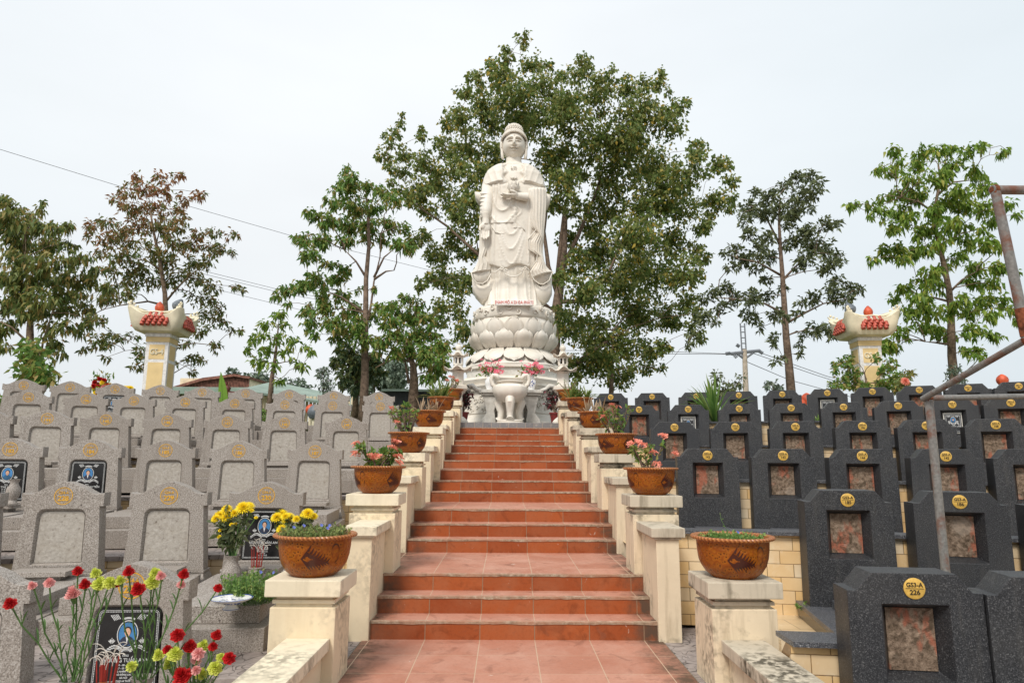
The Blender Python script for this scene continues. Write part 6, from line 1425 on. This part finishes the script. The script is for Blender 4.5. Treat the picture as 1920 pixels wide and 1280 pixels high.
shrub(1790, 720, 15.5, 14, 32, 'thin wispy shrub at the foot of the bright green tree', 'far_leaf', .07, .4, 9, 24)
shrub(75, 722, 13.6, 30, 75, 'upright shrub with narrow leaves behind the leftmost back row grave', 'mid_leaf', .16, .55, 15, 25)
shrub(605, 735, 14.4, 12, 44, 'spindly sapling behind the back row on the left', 'far_leaf', .08, .35, 9, 26)
shrub(8, 800, 12.6, 14, 50, 'leafy green shrub at the left edge beside the fifth row', 'mid_leaf', .13, 1., 8, 27)
shrub(500, 800, 13.8, 10, 30, 'low trimmed bush behind the fifth row on the left', 'herb_leaf', .07, 1.3, 8, 28)
p = at(1697, 715, 13.2); t = thing('marigold', 'single orange flower head on the small shrub behind the right back row', 'flower', p); b_ = link('bloom', bloom_mum('petal_salmon', .1, 5), t); b_.rotation_euler.x = 1.2
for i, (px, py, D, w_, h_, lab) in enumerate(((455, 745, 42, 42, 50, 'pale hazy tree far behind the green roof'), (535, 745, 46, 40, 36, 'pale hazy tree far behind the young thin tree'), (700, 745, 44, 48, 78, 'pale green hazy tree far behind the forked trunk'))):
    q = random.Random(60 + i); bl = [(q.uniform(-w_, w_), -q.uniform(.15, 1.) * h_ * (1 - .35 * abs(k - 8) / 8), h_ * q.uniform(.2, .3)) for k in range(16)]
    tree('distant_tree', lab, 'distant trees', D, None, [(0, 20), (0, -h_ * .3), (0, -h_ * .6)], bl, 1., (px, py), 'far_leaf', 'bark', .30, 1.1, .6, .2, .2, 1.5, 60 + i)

# ================================================================== COLUMNS WITH ROOF SHAPED CAPS
def tower(px, label, txt, mirror, pyt):
    D = 15.0; b0 = at(px[0], 725, D); zt = at(px[1], pyt[1], D).z; t = thing('gate_column', label, 'column', (b0.x, D, 1.85), (-.10 if mirror < 0 else .10), 'cream columns with roof shaped caps')
    H = zt - 1.85; h = .235
    MB().box(-h, h, -h, h, 0, H).build('shaft', t, 'tower_white', bevel=.006)
    m = MB()
    for (x0, x1, y0, y1) in ((-.16, .16, -h - .004, -h + .01), (-.16, .16, h - .01, h + .004), (-h - .004, -h + .01, -.16, .16), (h - .01, h + .004, -.16, .16)):
        m.box(x0, x1, y0, y1, .1, H - .62); m.box(x0, x1, y0, y1, H - .55, H - .23)
    for (x0, x1, y0, y1) in ((-h - .012, h + .012, -h - .012, h + .012),): m.box(x0, x1, y0, y1, H - .17, H - .06)
    m.build('yellow_panel', t, 'tower_yellow', weld=False)
    MB().box(-h - .03, h + .03, -h - .03, h + .03, H - .0595, H + .02).build('collar', t, 'tower_white', bevel=.01)
    lt = link('lettering', text_mesh(txt, .17, 'cap_cream', ext=.008, wmax=.28, bold=.004), t); lt.location = (0, -h - .012, H - .39)
    # cap: flared bowl body, four upswept corners, sagging ridges
    m = MB(); N = 64; rows = [(.42, 0.), (.58, .035), (.645, .12), (.68, .26), (.72, .44)]; vs = []
    for r_, z in rows:
        for i in range(N):
            a = 2 * math.pi * i / N; c, s_ = math.cos(a), math.sin(a); k = 1 / max(abs(c), abs(s_)); k = min(k, 1.32); cor = max(0, (k - 1.02) / .30) ** 2
            x, y = r_ * c * k * (1 + .10 * cor * (z / .44)), r_ * s_ * k * (1 + .10 * cor * (z / .44)); vs.append((x, y, z + (cor * .20 * (z / .44) ** 2)))
    vs2 = [(x * .93, y * .93, z + .015) for x, y, z in vs[-N:]]
    mid_ = []
    for i in range(N):
        a = 2 * math.pi * i / N; u = abs(math.sin(2 * a)); mid_.append((.25 * math.cos(a), .25 * math.sin(a), .50 + .05 * (1 - u)))
    allv = vs + vs2 + mid_; n5 = len(rows); fs = [(j * N + i, j * N + (i + 1) % N, (j + 1) * N + (i + 1) % N, (j + 1) * N + i) for j in range(n5 + 1) for i in range(N)] + [tuple(range(N - 1, -1, -1)), tuple((n5 + 1) * N + i for i in range(N))]
    m.add(allv, fs); cp = m.build('roof_cap', t, 'cap_cream', smooth=True); cp.location.z = H + .02; cp.scale = (.75, .75, .84)
    m = MB()
    for i in range(4):
        a = math.pi / 4 + i * math.pi / 2; c, s_ = math.cos(a), math.sin(a)
        m.tube([(c * .50, s_ * .50, .56), (c * .82, s_ * .82, .60), (c * .98, s_ * .98, .66), (c * 1.06, s_ * 1.06, .74)], [.035, .04, .038, .015], 8)
        for w_ in (.78, .88, .97): m.ball((c * w_, s_ * w_, .57 + (w_ - .6) * .5), .038, 8, 6)
        a2 = i * math.pi / 2; pts = []
        for j in range(9): u = -1 + j / 4; pts.append((.66 * math.cos(a2) - .66 * u * math.sin(a2), .66 * math.sin(a2) + .66 * u * math.cos(a2), .47 + .16 * u * u + .05 * math.exp(-(u * 4) ** 2)))
        m.tube(pts, .026, 6)
    o_ = m.build('ridge_horns', t, 'cap_cream', smooth='all', weld=False); o_.location.z = H + .02; o_.scale = (.75, .75, .84)
    # clusters of round tiles on each face
    for i in range(4):
        m = MB(); 
        for r_ in range(4):
            n_ = (3, 4, 5, 5)[r_]
            for c in range(n_):
                x = (c - (n_ - 1) / 2) * .155 + (.0 if r_ % 2 else .03); z = .42 - r_ * .070; y = -(.655 + .012 * (r_) ) - .02
                m.tube([(x, y + .03, z + .07), (x, y - .0, z), (x, y - .025, z - .055)], [.045, .055, .058], 10)
        o_ = m.build('tile_cluster', t, 'red_tile', smooth=True, weld=False); o_.rotation_euler.z = i * math.pi / 2; o_.location.z = H + .02; o_.scale = (.76, .762, .84)
    for (dx, mt, s_, lab, kind) in ((-.10 * mirror, 'red_bud', 1.0, 'red', 0), (.20 * mirror, 'grey_bud', 1.12, 'grey', 1)):
        sd_ = 'left' if px[0] < 900 else 'right'
        pz = Matrix.Rotation(t.rotation_euler.z, 4, 'Z') @ Vector((dx, -.05, 0)); o2 = thing('bud_ornament', f'{lab} painted bud ornament on top of the {sd_} column', 'ornament', (b0.x + pz.x, D + pz.y, 1.85 + H + .53), 0, 'painted bud ornaments')
        if kind == 0: MB().lathe([(.0001, 0), (.06, .0), (.085, .04), (.096, .09), (.085, .14), (.055, .19), (.016, .235), (.0001, .24)], 20, wob=lambda a, z: 1 + .05 * abs(math.sin(3 * a))).build('bud', o2, mt, smooth=True)
        else:
            m = MB(); m.tube([(0, 0, 0), (0, 0, .14)], [.045, .035], 10); m.lathe([(.02, .06), (.07, .08), (.115, .13), (.13, .18), (.115, .22), (.08, .28), (.03, .34), (.0001, .35)], 8); o3 = m.build('bud', o2, mt, smooth=False); o3.rotation_euler.y = -.5 * mirror * (-1 if sd_ == 'right' else -1) * 1
tower((296, 303), 'cream column with GS-4 panel and roof cap behind the left graves', 'GS-4', 1, (720, 630))
tower((1629, 1624), 'cream column with GS-3 panel and roof cap behind the right graves', 'GS-3', -1, (720, 637))

# ================================================================== PIPE FRAME
DP = 4.25; j0 = at(1741, 746, DP); ft = at(1762, 1120, DP)
pf = thing('pipe_frame', 'rusty galvanised pipe frame standing among the black graves on the right', 'frame', (j0.x, DP, -.22))
def pt(px, py, D): return at(px, py, D) - Vector((j0.x, DP, -.22))
J = pt(1741, 746, DP)
MB().tube([(0, 0, 0), (0, 0, J.z * .5), J], .025, 14).build('post', pf, 'galvanised_pipe', smooth=True)
MB().tube([J + Vector((-.02, 0, 0)), J + Vector((1.6, 0.02, .04))], .018, 12).build('crossbar', pf, 'galvanised_pipe', smooth=True)
K1 = pt(1926, 636, 3.5); K0 = pt(1866, 356, 3.5); 
MB().tube([J + Vector((-.03, .01, -.005)), K1 + (K1 - J) * .15], .019, 12).build('slanted_pipe', pf, 'galvanised_pipe', smooth=True)
MB().tube([K1, K0], [.026, .024], 14).build('upright_pipe', pf, 'galvanised_pipe', smooth=True)
MB().tube([K0 + Vector((-.02, 0, .0)), K0 + Vector((.9, .0, .0))], .025, 12).build('top_pipe', pf, 'galvanised_pipe', smooth=True)
m = MB(); m.tube([K1 + (K0 - K1) * .02, K1 + (K0 - K1) * .20], .0285, 14); m.build('sleeve', pf, 'rust', smooth=True)
for P_ in (J, K0, K1):
    m = MB(); qq = random.Random(8); m.ball(P_, .028, 12, 8)
    for i in range(7): m.ball(P_ + rdir(qq) * .024, qq.uniform(.008, .014), 8, 5)
    m.build('weld_joint', pf, 'rust', smooth='all', weld=False)
# ================================================================== BACKGROUND
def roofed(label, x0, x1, ytop, yeave, ybase, D, name='pavilion', seed=1):
    a = at(x0, yeave, D); b_ = at(x1, yeave, D); zb = 1.85; t = thing(name, label, 'building', ((a.x + b_.x) / 2, D, zb)); return t, (b_.x - a.x) / 2, a.z - zb, at((x0 + x1) / 2, ytop, D).z - zb
t, hw, ze, zt_ = roofed('low cream building with slatted attic and rusty roof behind the left graves', 318, 500, 701, 722, 760, 30)
m = MB(); m.box(-hw, hw, 0, 4, 0, ze - .42); m.build('wall', t, 'rust_roof')
m = MB()
n_ = int(hw * 2 / .22)
for i in range(n_ + 1): x = -hw + .02 + i * (2 * hw - .04) / n_; m.box(x - .07, x + .07, -.12, -.04, 0, ze - .45)
m.build('slatted_screen', t, 'building_cream', weld=False)
m = MB(); m.box(-hw - .15, hw + .3, -.5, 4.2, ze - .42, ze - .12); m.build('green_eave', t, 'roof_green', bevel=.02)
m = MB(); n_ = 46; w2 = hw * .93
m.box(-w2, w2 * .55, .62, 3, ze - .11, zt_ - .12); m.build('attic_wall', t, 'building_cream')
m = MB()
for i in range(n_ + 1): x = -w2 + i * (w2 * 1.55) / n_; zz = min(1., .35 + (x + w2) / w2 * .9); m.box(x - .045, x + .045, .55, .60, ze - .11, ze - .11 + (zt_ - ze) * zz)
m.build('attic_slats', t, 'rust_roof', weld=False)
m = MB(); m.prism([(-w2 - .3, ze - .05), (-w2 - .25, ze - .15), (-w2 * .45, zt_ - .25), (w2 * .25, zt_ - .05), (w2 * .6, zt_ - .15), (w2 * .62, zt_ - .05), (w2 * .25, zt_ + .06), (-w2 * .45, zt_ - .12)], .40, 3.2); m.build('roof', t, 'rust_roof')
t, hw, ze, zt_ = roofed('long low shed with pale green roof behind the left back row', 460, 672, 716, 742, 790, 22, 'shed')
MB().box(-hw, hw, 0, 3, 0, .3).build('wall', t, 'building_cream'); m = MB(); n_ = 30
for i in range(n_): x = -hw + (i + .5) * 2 * hw / n_; m.box(x - .04, x + .04, -.05, .02, 0, ze)
m.build('slatted_wall', t, 'building_cream', weld=False)
m = MB(); m.add([(-hw, -.6, ze + .15), (hw, -.6, ze - .35), (hw, 2.5, ze + .05), (-hw, 2.5, ze + .75), (-hw, -.6, ze + .08), (hw, -.6, ze - .42), (hw, 2.5, ze), (-hw, 2.5, ze + .68)], [(0, 1, 2, 3), (7, 6, 5, 4), (0, 4, 5, 1), (1, 5, 6, 2), (2, 6, 7, 3), (3, 7, 4, 0)]); m.build('roof', t, 'roof_green')
a = at(735, 729, 19); b_ = at(870, 727, 19); t = thing('market_awning', 'long dark green awning behind the pots at the top of the stairs', 'awning', ((a.x + b_.x) / 2, 19, 1.85)); w2 = (b_.x - a.x) / 2 + .3; z_ = a.z - 1.85
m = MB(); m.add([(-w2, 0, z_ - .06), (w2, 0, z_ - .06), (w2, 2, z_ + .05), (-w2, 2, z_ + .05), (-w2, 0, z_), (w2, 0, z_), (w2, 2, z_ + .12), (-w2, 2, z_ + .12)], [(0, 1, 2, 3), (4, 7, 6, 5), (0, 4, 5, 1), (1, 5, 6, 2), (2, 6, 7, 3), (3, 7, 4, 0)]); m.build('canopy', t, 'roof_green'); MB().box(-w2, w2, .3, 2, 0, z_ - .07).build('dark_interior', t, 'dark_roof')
# glazed ridge ornament, banana leaf, buds
p = at(424, 748, 14.6); t = thing('incense_furnace', 'dark maroon glazed furnace roof with curled ridge ornament between left back row graves', 'furnace', (p.x, 14.6, 1.85)); k = at(424, 741, 14.6).z - 1.85
m = MB(); m.lathe([(.25, 0), (.25, k - .2)], 6); m.build('furnace_body', t, 'glazed_maroon'); m = MB(); m.lathe([(.44, k - .26), (.40, k - .20), (.24, k - .02), (.12, k + .03), (.0001, k + .04)], 6); m.build('roof', t, 'glazed_maroon')
m = MB(); m.tube([(0, 0, k), (-.03, 0, k + .08), (.03, 0, k + .15), (-.03, 0, k + .22)], [.07, .075, .06, .04], 8); m.tube([(.02, 0, k + .06), (.12, 0, k + .05), (.20, 0, k + .06), (.23, 0, k + .10)], [.045, .04, .03, .012], 8); m.ball((-.04, 0, k + .23), .06, 10, 6); m.tube([(-.07, 0, k + .27), (-.10, 0, k + .31)], [.02, .006], 6); m.tube([(-.01, 0, k + .27), (.02, 0, k + .31)], [.02, .006], 6); m.build('ridge_ornament', t, 'glazed_maroon', smooth='all', weld=False)
p = at(425, 735, 14.2); t = thing('banana_plant', 'single bright green banana leaf rising behind the maroon furnace', 'plant', (p.x, 14.2, 1.85)); zt_ = at(414, 696, 14.2) - Vector((p.x, 14.2, 1.85)); m = MB(); blade(m, (0, 0, .1), zt_, .22, .05, 10, up=Vector((.2, 1, 0))); blade(m, (0.05, .1, .1), Vector((.55, .3, zt_.z * .62)), .3, .12, 8, up=Vector((.2, 1, .2))); m.tube([(0, 0, 0), (0, 0, .1), zt_ * .5, zt_ * .95], [.03, .02, .015, .005], 6); m.build('leaf', t, 'banana_leaf', weld=False)
def bud(px, py, D, h_, mt, lab):
    p = at(px, py, D); t = thing('bud_ornament', lab, 'ornament', (p.x, D, p.z - h_), 0, 'painted bud ornaments'); MB().lathe([(.0001, 0), (.33 * h_, 0), (.46 * h_, .2 * h_), (.50 * h_, .42 * h_), (.44 * h_, .66 * h_), (.28 * h_, .85 * h_), (.10 * h_, .97 * h_), (.0001, h_)], 20, wob=lambda a, z: 1 + .05 * abs(math.sin(3 * a + z * 4))).build('bud', t, mt, smooth=True); MB().lathe([(.2 * h_, -(p.z - h_ - 1.6)), (.2 * h_, .0)], 10).build('stalk', t, 'cap_cream')
bud(1878, 701, 13.6, .21, 'red_bud', 'red bud ornament behind the rightmost back row grave'); bud(583, 757, 14.2, .2, 'red_bud', 'small red bud ornament behind the left back row'); bud(592, 757, 14.0, .30, 'grey_bud', 'blue grey bud ornament behind the left back row')
bud(1512, 736, 13.7, .24, 'red_bud', 'red bud ornament between two back row graves under the layered tree'); bud(1500, 746, 13.6, .2, 'red_bud', 'lower red bud ornament beside the layered tree trunk')
# utility pole, lattice mast, cables
D = 40; b0 = at(1398, 770, D); t = thing('utility_pole', 'concrete utility pole with crossarm and ladder frame behind the right graves', 'pole', (b0.x, D, 1.9))
def up_(px, py): return at(px, py, D) - Vector((b0.x, D, 1.9))
MB().tube([(0, 0, -.2), up_(1396, 655)], [.22, .13], 10).build('shaft', t, 'concrete_pole', smooth=True)
m = MB(); m.tube([up_(1370, 663), up_(1396, 660), up_(1425, 657)], .10, 6); 
for s_ in (-1, 1): m.tube([up_(1396 + s_ * 18, 660), up_(1396, 673)], .07, 6)
m.build('crossarm', t, 'pole_steel')
m = MB()
for x in (0, 8): m.tube([up_(1388 + x, 606), up_(1392 + x, 672)], .045, 5)
for i in range(6): y = 612 + i * 10.5; m.tube([up_(1388 + (y - 606) * .06, y), up_(1396 + (y - 606) * .06, y)], .035, 5)
m.build('ladder_frame', t, 'pole_steel', weld=False)
for i, (a_, b_) in enumerate((((1361, 663), (1370, 662)), ((1376, 664), (1382, 671)), ((1422, 657), (1431, 663)), ((1381, 646), (1387, 650)))):
    m = MB(); A, B_ = up_(*a_), up_(*b_)
    for j in range(4): m.tube([A.lerp(B_, j / 4), A.lerp(B_, (j + .6) / 4)], .11, 6)
    m.build('insulator', t, 'pole_steel', weld=False)
D2 = 70; b1 = at(1692, 745, D2); t = thing('lattice_mast', 'small distant lattice mast right of the right column', 'mast', (b1.x, D2, 1.9)); m = MB()
def um(px, py): return at(px, py, D2) - Vector((b1.x, D2, 1.9))
for x in (1688, 1696): m.tube([um(x, 696), um(x + (x - 1692) * .3, 780)], .07, 4)
for i in range(8): y = 697 + i * 9; m.tube([um(1687.5, y), um(1696.5, y)], .055, 4)
m.build('lattice', t, 'pole_steel', weld=False)
def cable(pts, Ds, r_, lab):
    A = [at(x, y, d) for (x, y), d in zip(pts, Ds)]; P_ = []
    for i in range(len(A) - 1):
        for j in range(12): P_.append(A[i].lerp(A[i + 1], j / 12))
    P_.append(A[-1]); m = MB(); m.tube(P_, r_, 4); tag(m.build('power_cable', mat='cable_black'), lab, 'cable', 'overhead power cables')
cable([(-30, 271), (220, 348), (550, 443), (860, 520)], [38, 42, 48, 54], .016, 'single overhead cable crossing the sky from the upper left edge to the fig tree')
cable([(330, 495), (540, 547), (860, 600)], [44, 48, 54], .016, 'upper of two close overhead cables beside the russet tree')
cable([(330, 501), (540, 552), (860, 606)], [44, 48, 54], .016, 'lower of two close overhead cables beside the russet tree')
cable([(330, 524), (560, 580), (860, 640)], [44, 48, 54], .015, 'lowest overhead cable left of the forked tree')
cable([(1000, 657), (1200, 657), (1362, 663)], [44, 42, 40], .020, 'level overhead cable running left from the utility pole')
cable([(1000, 662), (1200, 663), (1377, 664)], [44, 42, 40], .020, 'second level overhead cable left of the utility pole')
cable([(1431, 663), (1550, 705), (1700, 745)], [40, 43, 47], .020, 'overhead cable falling right from the crossarm end')
cable([(1412, 662), (1530, 703), (1700, 756)], [40, 43, 47], .020, 'overhead cable falling right from the crossarm middle')
cable([(1400, 678), (1480, 712), (1600, 745)], [40, 43, 47], .020, 'lowest overhead cable falling right from the pole shaft')
